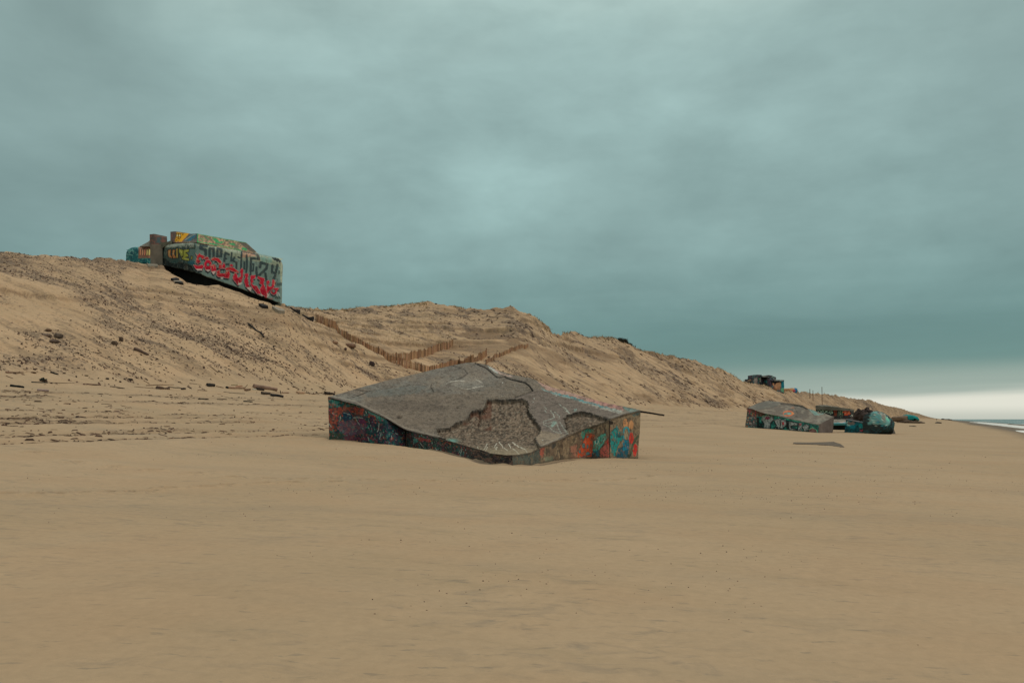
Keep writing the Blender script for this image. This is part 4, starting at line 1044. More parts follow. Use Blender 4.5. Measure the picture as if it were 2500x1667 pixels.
# ---- second slab down the beach
def second_slab():
    fb = R4([(185, 765), (400, 780), (700, 800), (1025, 830)]); ft = R4([(212, 540), (305, 562), (420, 602), (520, 625), (700, 668), (850, 700), (1030, 738)])
    eb = R4([(1025, 830), (1190, 830)]); et = R4([(1030, 738), (1120, 690), (1207, 642)])
    fbw = np.array([ground(*p) for p in fb]); ebw = np.array([ground(*p) for p in eb]); ebw[1] = ground(*eb[1])
    Yf = lambda P, px_, w_: np.interp([p[0] for p in P], [p[0] for p in px_], w_[:, 1])
    ftw = np.array([W(a, b, y + .1) for (a, b), y in zip(ft, Yf(ft, fb, fbw))])
    etw = np.array([W(a, b, y + .1) for (a, b), y in zip(et, Yf(et, eb, ebw))]); etw[0] = ftw[-1]
    YA, YC = ftw[0, 1], etw[-1, 1]
    sl = R4([(270, 515), (330, 488), (390, 470), (450, 461), (600, 478), (740, 497), (840, 516), (893, 546), (1000, 582), (1100, 610)])
    ys = YA + np.array([2, 4, 6, 7.5, 7, 6, 5, 4, 2.5, .5]) ; ys = np.minimum(ys, np.linspace(YA + 3, YA + 9, 10)); ys[-1] = YC + 4; ys[-2] = YC + 8; ys[-3] = YC + 11
    back = np.array([W(a, b, y) for (a, b), y in zip(sl, ys)])
    outline = np.vstack([ftw, etw[1:], back[::-1]])
    V, F1, F2 = roof_mesh(outline, [], 90, 420)
    px, py = proj(V)
    dark = np.zeros(len(V))
    for pl, w_, dp in ((R4([(600, 490), (740, 503), (840, 522), (890, 548)]), 1.6, .35), (R4([(545, 520), (580, 505)]), .8, .08), (R4([(760, 560), (790, 610)]), .7, .05), (R4([(330, 560), (560, 520), (760, 555)]), .8, .05)):
        g = np.exp(-(linedist(px, py, pl) / w_) ** 2); V[:, 2] -= dp * g; dark = np.maximum(dark, g * min(1, dp * 5))
    V[:, 2] += (fbm(V[:, 0] * .6, V[:, 1] * .6, 4, 3) - .5) * .15
    sh = PixelSheet(1810, 970, 2050, 1070, 3, lin(102, 91, 81, KH)); sh.map(0, 0, 1)
    sh.mottle(lin(96, 88, 80, KH), .06, .5, .7, 4, 2.5, .1); sh.mottle(lin(136, 126, 112, KH), .1, .58, .6, 6, 3, .1)
    sh.map(1780, 880, 4.704)
    sh.poly([(212, 540), (330, 490), (450, 462), (580, 480), (560, 520), (330, 560)], lin(92, 90, 84, KH), .6, 4)
    sh.oval(680, 607, 55, 26, lin(196, 96, 54, KH), .8, 14); sh.oval(690, 610, 22, 14, lin(110, 150, 140, KH), .9); sh.oval(640, 612, 14, 10, lin(60, 116, 110, KH), .9); sh.poly([(715, 590), (750, 600), (745, 620), (715, 625)], lin(190, 120, 70, KH), .7, 4); sh.poly([(700, 545), (740, 530), (750, 548)], lin(196, 120, 80, KH), .5, 3)
    for st in ([(930, 570), (985, 620)], [(955, 575), (1010, 600)], [(970, 590), (1030, 625)], [(990, 620), (1080, 610)]): sh.stroke(st, 12, lin(116, 156, 146, KH), .6, 1)
    for i in range(14): sh.stroke([(940 + i * 12, 640 + (i * 37) % 40), (1000 + i * 9, 690 + (i * 23) % 30)], 4, lin(150, 142, 128, KH), .35)
    C = sh.sample(px, py) * (1 - .9 * dark[:, None])
    r = root('fallen_bunker_roof', (fbw[:, 0].mean(), fbw[:, 1].mean() + 3, ground_z(*fbw[1, :2])))
    tag(r, 'tilted concrete bunker roof whose long front is covered by silver bubble letters on green', 'bunker ruin')
    mesh('roof_slab', V, [F1, F2], M_CONC, r, C, smooth=True)
    g = PixelSheet(1815, 985, 2010, 1065, 4, lin(30, 96, 88, KV)); g.map(1780, 880, 4.704)
    g.mottle(lin(22, 72, 70, KV), .2, .5, .7, 4); g.mottle(lin(60, 130, 110, KV), .25, .62, .6, 5)
    g.poly([(205, 545), (300, 565), (420, 605), (400, 640), (300, 640), (240, 600), (205, 600)], lin(112, 72, 62, KV), .8, 5)
    g.oval(270, 595, 36, 42, lin(150, 62, 70, KV), .9, 12); g.oval(225, 560, 14, 18, lin(140, 60, 62, KV), .8, 8)
    g.poly([(190, 610), (320, 650), (315, 770), (185, 760)], lin(92, 74, 74, KV), .7, 8)
    for i in range(60):
        x, y = random.uniform(190, 325), random.uniform(600, 760)
        g.poly([(x - 9, y), (x, y - 9), (x + 10, y + 2), (x, y + 10)], lin(*random.choice([(150, 60, 60), (60, 120, 116), (160, 150, 140), (180, 110, 60), (30, 70, 80), (90, 50, 60)]), KV), .7)
    g.poly([(318, 650), (345, 655), (348, 772), (318, 770)], lin(18, 22, 22, KV), .95, 2)
    grey, blk = lin(136, 140, 138, KV), lin(10, 12, 16, KV)
    letters = [[(385, 690), (400, 650), (450, 632), (500, 645), (500, 690), (470, 720), (470, 775), (400, 775), (410, 730)], [(520, 690), (590, 670), (600, 780), (530, 780), (545, 740)], [(600, 690), (640, 680), (660, 730), (620, 775), (590, 775)],
               [(670, 700), (780, 720), (780, 745), (720, 745), (715, 765), (790, 790), (700, 795), (690, 740)], [(800, 720), (830, 715), (825, 800), (790, 795)], [(850, 760), (880, 730), (915, 745), (905, 790), (870, 810)]]
    letters = [[(sum(a for a, b in P) / len(P) + (x - sum(a for a, b in P) / len(P)) * 1.22, 722 + (y - 722) * 1.12) for x, y in P] for P in letters]
    for P in letters: g.poly(P, grey, 1, 2); g.stroke(P + P[:1], 11, blk, 1); g.stroke([(a, b + 2) for a, b in P[:3]], 4, lin(200, 205, 200, KV), .6)
    for P in ([(350, 715), (390, 720), (390, 780), (345, 775)], [(655, 690), (690, 690), (690, 790), (660, 790)], [(910, 790), (1000, 780), (1020, 826), (905, 822)]): g.poly(P, blk, .9, 3)
    g.poly([(915, 790), (960, 770), (1005, 800), (1015, 826), (925, 822)], lin(126, 84, 80, KV), .9, 3); g.stroke([(915, 790), (960, 768), (1005, 796), (1018, 828)], 8, lin(90, 160, 130, KV), .9)
    g.oval(440, 662, 26, 16, lin(120, 40, 70, KV), .95); g.oval(620, 722, 12, 22, lin(170, 40, 50, KV), .9); g.oval(815, 735, 12, 12, lin(170, 50, 60, KV), .9); g.oval(550, 770, 14, 14, blk)
    g.stroke([(360, 700), (385, 640), (450, 615), (520, 640), (600, 660), (680, 675), (780, 695), (860, 705)], 6, lin(80, 160, 130, KV), .9)
    g.stroke([(205, 545), (420, 605), (850, 702), (1030, 740)], 8, lin(96, 88, 80, KV), .9, 1)
    g.mottle(lin(50, 48, 46, KV), .5, .6, .55, 61, 1, .06); g.mottle(lin(16, 34, 36, KV), .35, .58, .6, 62, 1, .06); g.grain(.25, .8)
    V, Fq = wall_strip(ftw, fbw, 330, 60, rough=.06, seed=3)
    o = mesh('painted_wall', V, Fq, M_WALL, r, g.on(V))
    V, Fq = wall_strip(etw, ebw, 60, 40, rough=.05, seed=5)
    n = fbm(V[:, 0] * 3, V[:, 1] * 3, 4, 7, V[:, 2] * .4)
    mesh('end_wall', V, Fq, M_WALL, r, lin(84, 74, 70, KV) * (.55 + .9 * n)[:, None])
    bk = np.vstack([ftw[:1], back, etw[-1:]]); bot = bk.copy(); bot[:, :2] += (bk[:, :2].mean(0) - bk[:, :2]) * .07; bot[:, 2] = [ground_z(a, b) - .2 for a, b in bk[:, :2]]
    V, Fq = wall_strip(bk, bot, 60, 10)
    mesh('rear_wall', V, Fq[:, ::-1].copy(), M_WALL, r, np.zeros((len(V), 3)) + lin(96, 88, 80, KV))
# ------------------------------------------------------------------ the bunker on the near dune
def rounded_body(corners, r=.6, corner=3, nout=700, nv=110, skirt=2.6, under=1.5, sub=.25):
    """closed plan outline (x, y, ztop, zbot) with rounded corners, rounded shoulder, undercut foot"""
    P = np.asarray(corners, float)
    Q = []
    for i in range(len(P)):                              # keep straight runs straight: add points near the corners
        a, b = P[i], P[(i + 1) % len(P)]; L = np.linalg.norm((b - a)[:2]); e = min(.45, r * 1.6 / L)
        Q += [a * (1 - e) + b * e, a * e + b * (1 - e)]
    O = resample(chaikin(Q, corner), nout, True)
    t = np.roll(O, -1, 0)[:, :2] - np.roll(O, 1, 0)[:, :2]
    nrm = np.stack([t[:, 1], -t[:, 0]], -1); nrm /= np.linalg.norm(nrm, axis=1)[:, None] + 1e-9
    cen = O[:, :2].mean(0)
    if ((O[:, :2] - cen) * nrm).sum() < 0: nrm = -nrm
    ins, fz = [], []
    rows = [(under, None, -skirt), (under, None, -sub * .6), (.12, None, 0.)]
    for i_, _, dz in rows: ins.append(np.full(nout, i_)); fz.append(O[:, 3] + dz)
    for v in np.linspace(0, 1, nv): ins.append(np.zeros(nout)); fz.append(O[:, 3] + .1 + v * (O[:, 2] - r - O[:, 3] - .1))
    for a in np.linspace(0, math.pi / 2, 10)[1:]: ins.append(np.full(nout, r * (1 - math.cos(a)))); fz.append(O[:, 2] - r + r * math.sin(a))
    G = [np.column_stack([O[:, :2] - nrm * i_[:, None], z]) for i_, z in zip(ins, fz)]
    last = G[-1]; c = last.mean(0)
    for s_ in (.6, .2): G.append(c + (last - c) * s_)
    V = np.concatenate(G); nr = len(G)
    F_ = gridfaces(nr, nout, wrap=True)
    m = len(V); V = np.vstack([V, c[None]]); j = np.arange(nout)
    return V, [F_, np.stack([(nr - 1) * nout + j, (nr - 1) * nout + (j + 1) % nout, np.full(nout, m)], -1)]

def dune_bunker():
    def c(bx, top, bot, Y):
        (x, yt), = B_([(bx, top)]); (_, yb), = B_([(bx, bot)])
        T, Bt = W(x, yt, Y), W(x, yb, Y)
        return np.array([T[0], T[1], T[2], Bt[2]])
    P0, P1, P2 = c(2268, 452, 1078, 94.7), c(1060, 226, 650, 103.2), c(594, 250, 545, 112.)
    bk = np.array([-.33, .944])
    def bb(p, d, dz): return np.array([p[0] + bk[0] * d, p[1] + bk[1] * d, p[2] + dz, p[3] + dz])
    V, Fs = rounded_body([P0, P1, P2, bb(P2, 7, -.3), bb(P1, 9, -.2), bb(P0, 9, 0)])
    V = jitter3(V, .05, .9, 4)
    r = root('bunker', (*((P0 + P1)[:2] / 2), ground_z(*((P0 + P1)[:2] / 2))))
    tag(r, 'large grey concrete bunker perched on the dune crest with red graffiti lettering', 'bunker')
    s = PixelSheet(290, 545, 705, 765, 3.2, lin(116, 134, 128, KV)); s.map(290, 550, 5.6)
    s.mottle(lin(98, 116, 112, KV), .05, .5, .7, 3, 1, .1)
    # bare concrete band under the eaves, streaked
    s.poly([(1060, 215), (1670, 335), (1950, 420), (2280, 460), (2285, 900), (2210, 760), (2200, 560), (1900, 500), (1640, 470), (1400, 380), (1070, 280)], lin(152, 156, 134, KV), .8, 5)
    s.poly([(1690, 360), (1820, 375), (1880, 430), (1800, 420), (1760, 440), (1690, 440)], lin(190, 140, 116, KV), .8, 4)
    s.poly([(1660, 345), (1700, 345), (1900, 385), (1935, 430), (1930, 480), (1895, 480), (1880, 410), (1700, 370)], lin(74, 62, 58, KV), .9, 3)
    for i in range(70):
        x = random.uniform(1080, 2240); y = 232 + (x - 1080) * .2 + random.uniform(0, 40)
        s.stroke([(x, y), (x + random.uniform(-4, 4), y + random.uniform(15, 90))], random.uniform(3, 7), lin(*random.choice([(90, 84, 74), (120, 70, 52), (170, 168, 150), (80, 96, 92)]), KV), .45)
    s.poly([(1920, 425), (2090, 450), (2100, 520), (1960, 510)], lin(112, 156, 148, KV), .6, 8)
    # flank darkened, its shade painted into the colour
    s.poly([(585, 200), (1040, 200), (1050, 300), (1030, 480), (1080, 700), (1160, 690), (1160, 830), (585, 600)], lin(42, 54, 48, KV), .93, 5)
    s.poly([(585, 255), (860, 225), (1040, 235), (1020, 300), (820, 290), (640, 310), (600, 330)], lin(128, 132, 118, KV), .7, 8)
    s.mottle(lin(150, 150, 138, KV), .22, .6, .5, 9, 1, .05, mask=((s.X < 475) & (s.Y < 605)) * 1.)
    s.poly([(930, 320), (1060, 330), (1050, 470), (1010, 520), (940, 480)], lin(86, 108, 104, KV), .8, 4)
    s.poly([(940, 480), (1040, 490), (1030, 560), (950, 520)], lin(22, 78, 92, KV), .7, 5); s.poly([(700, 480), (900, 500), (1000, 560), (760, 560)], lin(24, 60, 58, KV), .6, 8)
    blk = lin(12, 16, 14, KV)
    s.poly([(585, 430), (650, 460), (720, 520), (860, 500), (1000, 560), (1060, 650), (1150, 690), (1160, 720), (1300, 800), (1150, 840), (900, 760), (585, 580)], blk, .95, 5)
    for a, b, q in ((790, 560, 40), (760, 600, 26), (960, 610, 30), (900, 640, 40), (1040, 650, 40)): s.oval(a, b, q, q, lin(58, 66, 62, KV), .5, 10)
    s.oval(1085, 690, 60, 46, blk, .9); s.stroke([(1020, 600), (1070, 660), (1130, 690)], 12, lin(70, 78, 74, KV), .5)
    # olive and orange bubble tag
    olv, orn = lin(140, 138, 52, KV), lin(158, 98, 52, KV)
    for P, cc in (([(670, 340), (715, 325), (710, 400), (740, 455), (680, 440), (668, 400)], orn), ([(735, 330), (775, 335), (760, 390), (790, 455), (735, 450), (725, 390)], orn), ([(780, 320), (810, 310), (815, 450), (780, 450)], lin(150, 120, 56, KV)), ([(815, 315), (870, 335), (880, 330), (890, 410), (850, 440), (830, 380), (825, 450)], olv),
                  ([(880, 335), (965, 325), (960, 365), (915, 375), (950, 400), (955, 430), (910, 440), (965, 450), (965, 490), (880, 475), (850, 450), (880, 430)], olv), ([(985, 420), (1015, 430), (1005, 460), (985, 480)], olv)):
        s.poly(P, cc, .95, 2); s.stroke(P + P[:1], 9, blk, .95)
    lite = lin(196, 186, 120, KV)
    for st in ([(690, 350), (690, 420)], [(750, 350), (750, 400)], [(845, 345), (860, 380)], [(905, 345), (940, 345)], [(900, 455), (940, 465)]): s.stroke(st, 6, lite, .6)
    for st in ([(910, 255), (910, 285)], [(910, 255), (930, 265), (912, 287)], [(945, 260), (940, 290), (958, 290)], [(940, 275), (952, 275)], [(968, 292), (978, 262), (988, 292)], [(1000, 262), (998, 292), (1018, 292)]): s.stroke(st, 6, blk, .9)
    # grey block capitals
    s.map(460, 590, 9.8); gk = lin(50, 62, 66, KV)
    for st, w_ in (([(430, 110), (300, 95), (290, 165), (410, 200), (410, 320)], 72), ([(280, 130), (300, 130)], 60), ([(505, 370), (510, 165), (605, 170), (600, 370)], 62), ([(690, 360), (695, 165), (790, 190), (785, 350), (680, 352)], 58), ([(970, 310), (880, 270), (855, 480)], 52), ([(870, 400), (905, 410)], 50), ([(900, 550), (960, 540)], 50),
                   ([(1035, 270), (1025, 460)], 48), ([(1100, 380), (1060, 450), (1150, 500), (1145, 640)], 50), ([(1190, 370), (1225, 390)], 40), ([(1275, 240), (1260, 560), (1255, 680)], 52), ([(1335, 490), (1335, 650)], 48), ([(1395, 330), (1400, 500), (1385, 740)], 50), ([(1670, 410), (1500, 400), (1490, 700)], 58), ([(1500, 540), (1560, 540), (1545, 700), (1480, 700)], 46), ([(1630, 620), (1630, 820)], 56),
                   ([(1490, 700), (1480, 800)], 40), ([(1715, 610), (1730, 500), (1885, 545), (1870, 640), (1690, 810)], 66), ([(1840, 760), (1870, 930)], 56), ([(2010, 570), (2000, 740), (2070, 750)], 62), ([(2130, 560), (2070, 830), (2020, 930)], 62), ([(2175, 700), (2165, 760)], 34)):
        s.stroke(st, w_, gk, .95, .6)
    s.poly([(2080, 1060), (2120, 990), (2230, 980), (2280, 1060)], lin(62, 74, 74, KV), .85, 2); s.stroke([(2060, 890), (2140, 900), (2100, 1000)], 14, gk, .8)
    # red wild-style piece: navy drop shade, red bodies, pale feet, white and pink outlines
    navy, red, deep, pale, pink = lin(16, 18, 34, KV), lin(206, 24, 52, KV), lin(150, 14, 38, KV), lin(206, 178, 170, KV), lin(226, 130, 120, KV)
    bodies = [[(165, 270), (215, 330), (270, 270), (290, 310), (390, 340), (400, 380), (330, 430), (300, 370), (250, 380), (270, 440), (300, 480), (220, 540), (180, 490), (190, 400), (210, 360)],
              [(110, 550), (220, 570), (340, 550), (370, 600), (340, 640), (330, 690), (230, 690), (180, 660)], [(380, 400), (440, 350), (500, 400), (470, 430), (430, 440), (390, 430)],
              [(370, 520), (420, 440), (510, 430), (560, 510), (550, 620), (520, 690), (470, 720), (410, 680), (380, 600)], [(540, 420), (610, 370), (730, 400), (800, 490), (800, 540), (720, 520), (680, 470), (640, 450), (570, 460)],
              [(550, 560), (620, 540), (660, 600), (670, 700), (600, 790), (550, 720)], [(660, 560), (740, 540), (850, 570), (880, 640), (760, 650), (680, 630)], [(800, 600), (850, 490), (890, 580), (870, 660)],
              [(680, 690), (760, 670), (750, 760), (880, 760), (900, 700), (980, 700), (1000, 780), (970, 880), (870, 870), (830, 840), (720, 850), (670, 800)], [(980, 560), (1030, 530), (1070, 560), (1060, 600), (1000, 600)], [(880, 640), (960, 610), (1080, 620), (1130, 660), (1210, 720), (1190, 760), (1080, 720), (980, 680), (900, 690)],
              [(1080, 780), (1120, 740), (1170, 790), (1180, 870), (1250, 830), (1240, 680), (1280, 630), (1310, 660), (1310, 840), (1270, 960), (1190, 1050), (1110, 960), (1060, 890)], [(1330, 770), (1420, 750), (1440, 790), (1420, 870), (1450, 1040), (1520, 1130), (1480, 1180), (1370, 1080), (1330, 940), (1360, 840)],
              [(1480, 830), (1510, 800), (1610, 800), (1600, 880), (1540, 900), (1560, 960), (1520, 1000), (1560, 1040), (1640, 1060), (1720, 1200), (1720, 1260), (1640, 1240), (1540, 1120), (1480, 1020), (1490, 930)], [(1660, 820), (1740, 850), (1830, 880), (1800, 1010), (1860, 1140), (1890, 1250), (1870, 1390), (1820, 1290), (1760, 1290), (1700, 1150), (1760, 1040), (1690, 1000), (1720, 930), (1650, 880)],
              [(1870, 940), (1920, 920), (1950, 960), (1910, 1040), (1940, 1080), (2000, 1060), (2000, 920), (2040, 900), (2080, 960), (2060, 1060), (2020, 1140), (1940, 1180), (1880, 1260), (1870, 1110)], [(1960, 1200), (2050, 1100), (2180, 1110), (2130, 1160), (2110, 1240), (2040, 1280), (1980, 1240)]]
    for P in bodies: s.poly([(a - 8, b + 44) for a, b in P], navy, .95)
    for P in bodies: s.stroke([(a - 2, b + 8) for a, b in P + P[:1]], 22, navy, .9)
    for i, P in enumerate(bodies):
        s.poly(P, red if i % 2 or i > 10 else lin(188, 30, 44, KV), .98)
        bx = sum(a for a, b in P) / len(P); by = max(b for a, b in P); ty = min(b for a, b in P)
        s.poly([(bx + (a - bx) * .75, b) for a, b in P if b > (by + ty) / 2] or P, deep, .8)
        s.stroke(P + P[:1], 8, lin(226, 176, 168, KV), .65)
    for P in ([(190, 650), (330, 650), (320, 690), (210, 690)], [(420, 660), (520, 680), (470, 725)], [(555, 720), (660, 700), (600, 785)], [(770, 850), (840, 850), (830, 890), (780, 890)], [(1185, 990), (1290, 980), (1260, 1020), (1200, 1040)], [(1390, 1090), (1510, 1090), (1490, 1190), (1450, 1150)], [(1650, 1260), (1780, 1270), (1750, 1370)], [(1890, 1240), (1940, 1260), (1880, 1380)]):
        s.poly(P, pale, .92, 1)
    for st in ([(190, 410), (230, 430), (260, 410)], [(500, 560), (600, 580), (600, 640)], [(700, 490), (760, 540), (790, 500)], [(690, 760), (710, 780)], [(880, 720), (940, 710), (910, 770)], [(1090, 760), (1170, 720)], [(1190, 940), (1210, 990)], [(920, 620), (1000, 605)], [(2060, 950), (2050, 1040)], [(560, 400), (610, 400)]): s.stroke(st, 12, lin(240, 150, 120, KV), .85)
    for a, b in ((280, 410), (470, 550), (700, 590), (810, 720), (600, 490), (2040, 1180)): s.oval(a, b, 34, 40, lin(112, 132, 128, KV), .95); s.oval(a, b, 34, 40, navy, .9, 12)
    for st, cc in (([(2120, 1230), (2120, 1290)], (190, 196, 190)), ([(2160, 1220), (2180, 1290)], (190, 196, 190)), ([(2070, 1330), (2090, 1360)], (20, 24, 26)), ([(2100, 1320), (2150, 1360)], (20, 24, 26)), ([(2170, 1330), (2200, 1360)], (20, 24, 26)), ([(1950, 1370), (2020, 1360)], (150, 80, 80))): s.stroke(st, 26, lin(*cc, KV), .8, 1)
    s.map(290, 550, 5.6)
    s.poly([(2080, 440), (2150, 440), (2240, 500), (2200, 510), (2130, 480)], lin(24, 32, 44, KV), .9, 4); s.poly([(2230, 470), (2280, 560), (2280, 1080), (2250, 1080)], lin(150, 140, 128, KV), .6, 3)
    for i in range(26):
        a = random.uniform(1200, 2250); b = 700 + (a - 1160) * .35 + random.uniform(-30, 5); s.stroke([(a, b), (a + 20, b + 6)], 8, lin(84, 80, 70, KV), .5)
    s.mottle(lin(112, 112, 102, KV), .5, .69, .5, 63, .6, .04); s.mottle(lin(58, 66, 62, KV), .12, .62, .14, 64, .4, .08); s.mottle(lin(84, 76, 64, KV), .3, .70, .4, 65, .25, .05)
    s.grain(.13, .5); s.grain(.10, 2.)
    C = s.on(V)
    # flanks that are outside the projected paint: plain grey concrete
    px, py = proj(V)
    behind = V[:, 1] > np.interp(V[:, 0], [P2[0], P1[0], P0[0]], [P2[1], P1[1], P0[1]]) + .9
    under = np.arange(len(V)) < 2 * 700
    C = np.where(under[:, None], lin(14, 16, 15, KV), C)  # undercut near black: overhang shadow painted in along with black staining
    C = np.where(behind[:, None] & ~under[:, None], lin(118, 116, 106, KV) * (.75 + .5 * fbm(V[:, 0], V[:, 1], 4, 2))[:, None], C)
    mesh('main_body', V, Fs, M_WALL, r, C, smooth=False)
    def wp(bx, by, Y): (x, y), = B_([(bx, by)]); return W(x, y, Y)
    def back(p, d, dz=0.): return p + np.array([bk[0] * d, bk[1] * d, dz])
    # sloping upper tier
    b0, b1, b2 = wp(1945, 425, 97.2), wp(1078, 236, 103.3), wp(880, 232, 109)
    t0, t1, t2 = wp(1742, 238, 99.4), wp(1075, 115, 104.2), wp(968, 118, 108.5)
    V, Fq = hexa([b0, b1, b2, back(b0, 8)], [t0, t1, t2, back(t0, 5)], .09, .05, 3)
    t = PixelSheet(440, 560, 645, 640, 3.2, lin(150, 128, 104, KV)); t.map(290, 550, 5.6)
    t.mottle(lin(104, 84, 72, KV), .3, .52, .7, 4, 1, .05); t.mottle(lin(190, 150, 120, KV), .25, .58, .7, 6); t.mottle(lin(84, 96, 80, KV), .15, .58, .7, 7)
    grn = lin(46, 146, 92, KV)
    for P in ([(1270, 175), (1340, 180), (1380, 225), (1450, 215), (1420, 245), (1330, 240)], [(1420, 190), (1470, 205), (1580, 250), (1600, 280), (1500, 260), (1560, 240)], [(1690, 300), (1760, 320), (1740, 350), (1680, 330)], [(1230, 235), (1300, 250), (1320, 270), (1240, 255)]): t.poly(P, grn, .9, 3)
    for st, w_ in (([(1078, 112), (1078, 232)], 14), ([(1078, 118), (1200, 142), (1740, 240)], 8), ([(1082, 226), (1330, 265), (1670, 345)], 10), ([(1100, 180), (1160, 190), (1140, 220)], 8), ([(1180, 160), (1240, 200)], 6)): t.stroke(st, w_, grn, .9, 1)
    t.poly([(1640, 230), (1745, 236), (1950, 420), (1860, 390), (1760, 330)], lin(78, 76, 70, KV), .8, 4); t.poly([(1880, 360), (1950, 400), (1950, 430), (1850, 380)], lin(170, 170, 156, KV), .7, 4)
    t.poly([(870, 225), (970, 115), (1072, 113), (1070, 235)], lin(70, 84, 88, KV), .95, 2); t.poly([(930, 200), (1050, 130), (1060, 150), (960, 215)], lin(40, 100, 124, KV), .9, 5); t.stroke([(900, 205), (1000, 140), (1050, 125)], 9, lin(150, 160, 160, KV), .8, 1); t.poly([(960, 215), (1070, 190), (1070, 235), (960, 235)], lin(122, 104, 96, KV), .7, 4)
    t.grain(.2, .6)
    mesh('upper_tier', V, Fq, M_WALL, r, t.on(V))
    # roof block with the yellow patch
    a0, a1, a2 = wp(705, 240, 111.), wp(782, 240, 109.4), wp(972, 235, 110.8)
    c0, c1, c2 = wp(705, 88, 111.), wp(782, 84, 109.4), wp(972, 112, 110.8)
    V, Fq = hexa([a0, a1, a2, back(a0, 2.4)], [c0, c1, c2, back(c0, 2.4)], .08, .03, 5)
    y = PixelSheet(410, 560, 470, 600, 5, lin(92, 80, 78, KV)); y.map(290, 550, 5.6)
    y.mottle(lin(124, 84, 74, KV), .3, .55, .6, 3)
    y.poly([(785, 80), (930, 100), (960, 116), (860, 225), (760, 225), (775, 180)], lin(192, 140, 40, KV), .95, 3); y.poly([(785, 80), (950, 100), (960, 116), (785, 98)], lin(120, 108, 92, KV), .9)
    for st, w_ in (([(785, 110), (850, 115)], 8), ([(818, 112), (816, 185)], 9), ([(785, 112), (783, 170), (830, 190), (850, 160), (846, 116)], 9), ([(783, 215), (790, 195), (800, 215)], 8), ([(820, 215), (824, 205)], 8), ([(862, 110), (885, 112), (868, 138)], 6), ([(870, 108), (880, 140)], 5)): y.stroke(st, w_, blk, .95)
    for a, b in ((800, 140), (833, 142)): y.oval(a, b, 10, 16, lin(200, 190, 150, KV), .9); y.oval(a, b, 10, 16, blk, .9, 5)
    mesh('roof_block', V, Fq, M_WALL, r, y.on(V))
    a0, a1, a2 = wp(560, 300, 112.4), wp(600, 300, 111.6), wp(740, 262, 110.2)  # mass added to fill the gap between shaft head and roof block
    c0, c1, c2 = wp(560, 236, 112.4), wp(600, 232, 111.6), wp(740, 208, 110.2)
    V, Fq = hexa([a0, a1, a2, back(a0, 3)], [c0, c1, c2, back(c0, 3)], .12, .16, 15)
    mesh('parapet', V, Fq, M_WALL, r, lin(84, 80, 68, KV) * (.5 + fbm(V[:, 0] * 1.6, V[:, 2] * 1.6, 4, 5, V[:, 1]))[:, None])
    # shaft head and pier at the landward end
    a0, a1, a2 = wp(422, 268, 115.), wp(482, 275, 113.2), wp(660, 250, 114.4)
    c0, c1, c2 = wp(422, 124, 115.), wp(482, 118, 113.2), wp(660, 155, 114.4)
    V, Fq = hexa([a0, a1, a2, back(a0, 2.2)], [c0, c1, c2, back(c0, 2.2)], .1, .03, 5)
    q = PixelSheet(360, 568, 412, 605, 5, lin(74, 66, 62, KV)); q.map(290, 550, 5.6); q.mottle(lin(112, 72, 62, KV), .3, .5, .7, 3); q.poly([(515, 165), (570, 165), (570, 245), (515, 240)], lin(56, 78, 82, KV), .8, 3)
    q.stroke([(486, 130), (486, 260)], 8, lin(40, 34, 32, KV), .9); q.stroke([(480, 135), (655, 165)], 10, lin(104, 92, 84, KV), .9)
    mesh('shaft_head', V, Fq, M_WALL, r, q.on(V))
    a0, a1, a2 = wp(432, 610, 112.6), wp(450, 600, 112.), wp(598, 610, 112.)
    c0, c1, c2 = wp(432, 262, 112.6), wp(450, 262, 112.), wp(598, 262, 112.)
    V, Fq = hexa([a0, a1, a2, back(a2, 2.2)], [c0, c1, c2, back(c2, 2.2)], .1, .04, 7)
    n = fbm(V[:, 0] * 1.4, V[:, 2] * .8, 4, 5, V[:, 1])
    mesh('pier', V, Fq, M_WALL, r, lin(98, 88, 78, KV) * (.55 + .9 * n)[:, None])
    # low rear wing with rounded end
    def c2_(bx, top, bot, Y): return c(bx, top, bot, Y)
    Q = [c2_(440, 268, 520, 117.), c2_(275, 286, 520, 120.), c2_(88, 290, 520, 123.5)]
    V, Fs = rounded_body([Q[0], Q[1], Q[2], bb(Q[2], 4, 0), bb(Q[0], 5, 0)], .8, 3, 300, 50, 1.5, .1, .2)
    w = PixelSheet(300, 590, 372, 640, 5, lin(28, 84, 88, KV)); w.map(290, 550, 5.6); w.mottle(lin(18, 60, 70, KV), .25, .5, .7, 4); w.mottle(lin(80, 130, 120, KV), .3, .6, .7, 5)
    w.poly([(268, 285), (445, 250), (445, 450), (268, 450)], lin(126, 88, 72, KV), .95, 2)
    for x0, cc in ((285, (196, 128, 96)), (315, (200, 140, 110)), (345, (196, 120, 96)), (378, (206, 170, 110)), (408, (206, 176, 110))):
        P = [(x0, 330), (x0 + 20, 325), (x0 + 24, 375), (x0 + 18, 412), (x0 - 4, 412), (x0 - 2, 370)]; w.poly(P, lin(*cc, KV), .95, 2); w.stroke(P + P[:1], 5, lin(60, 34, 34, KV), .9)
    for st in ([(120, 340), (140, 380), (170, 350)], [(190, 340), (200, 390)], [(110, 400), (180, 410)]): w.stroke(st, 7, lin(120, 156, 150, KV), .7, 1)
    mesh('rear_wing', V, Fs, M_WALL, r, w.on(V))
    a0, a1, a2 = wp(282, 298, 119.), wp(300, 292, 118.6), wp(432, 285, 117.2)
    c0, c1, c2 = wp(300, 280, 119.4), wp(312, 278, 119.), wp(428, 206, 117.6)
    V, Fq = hexa([a0, a1, a2, back(a2, 3)], [c0, c1, c2, back(c2, 3)], .15, .05, 9)
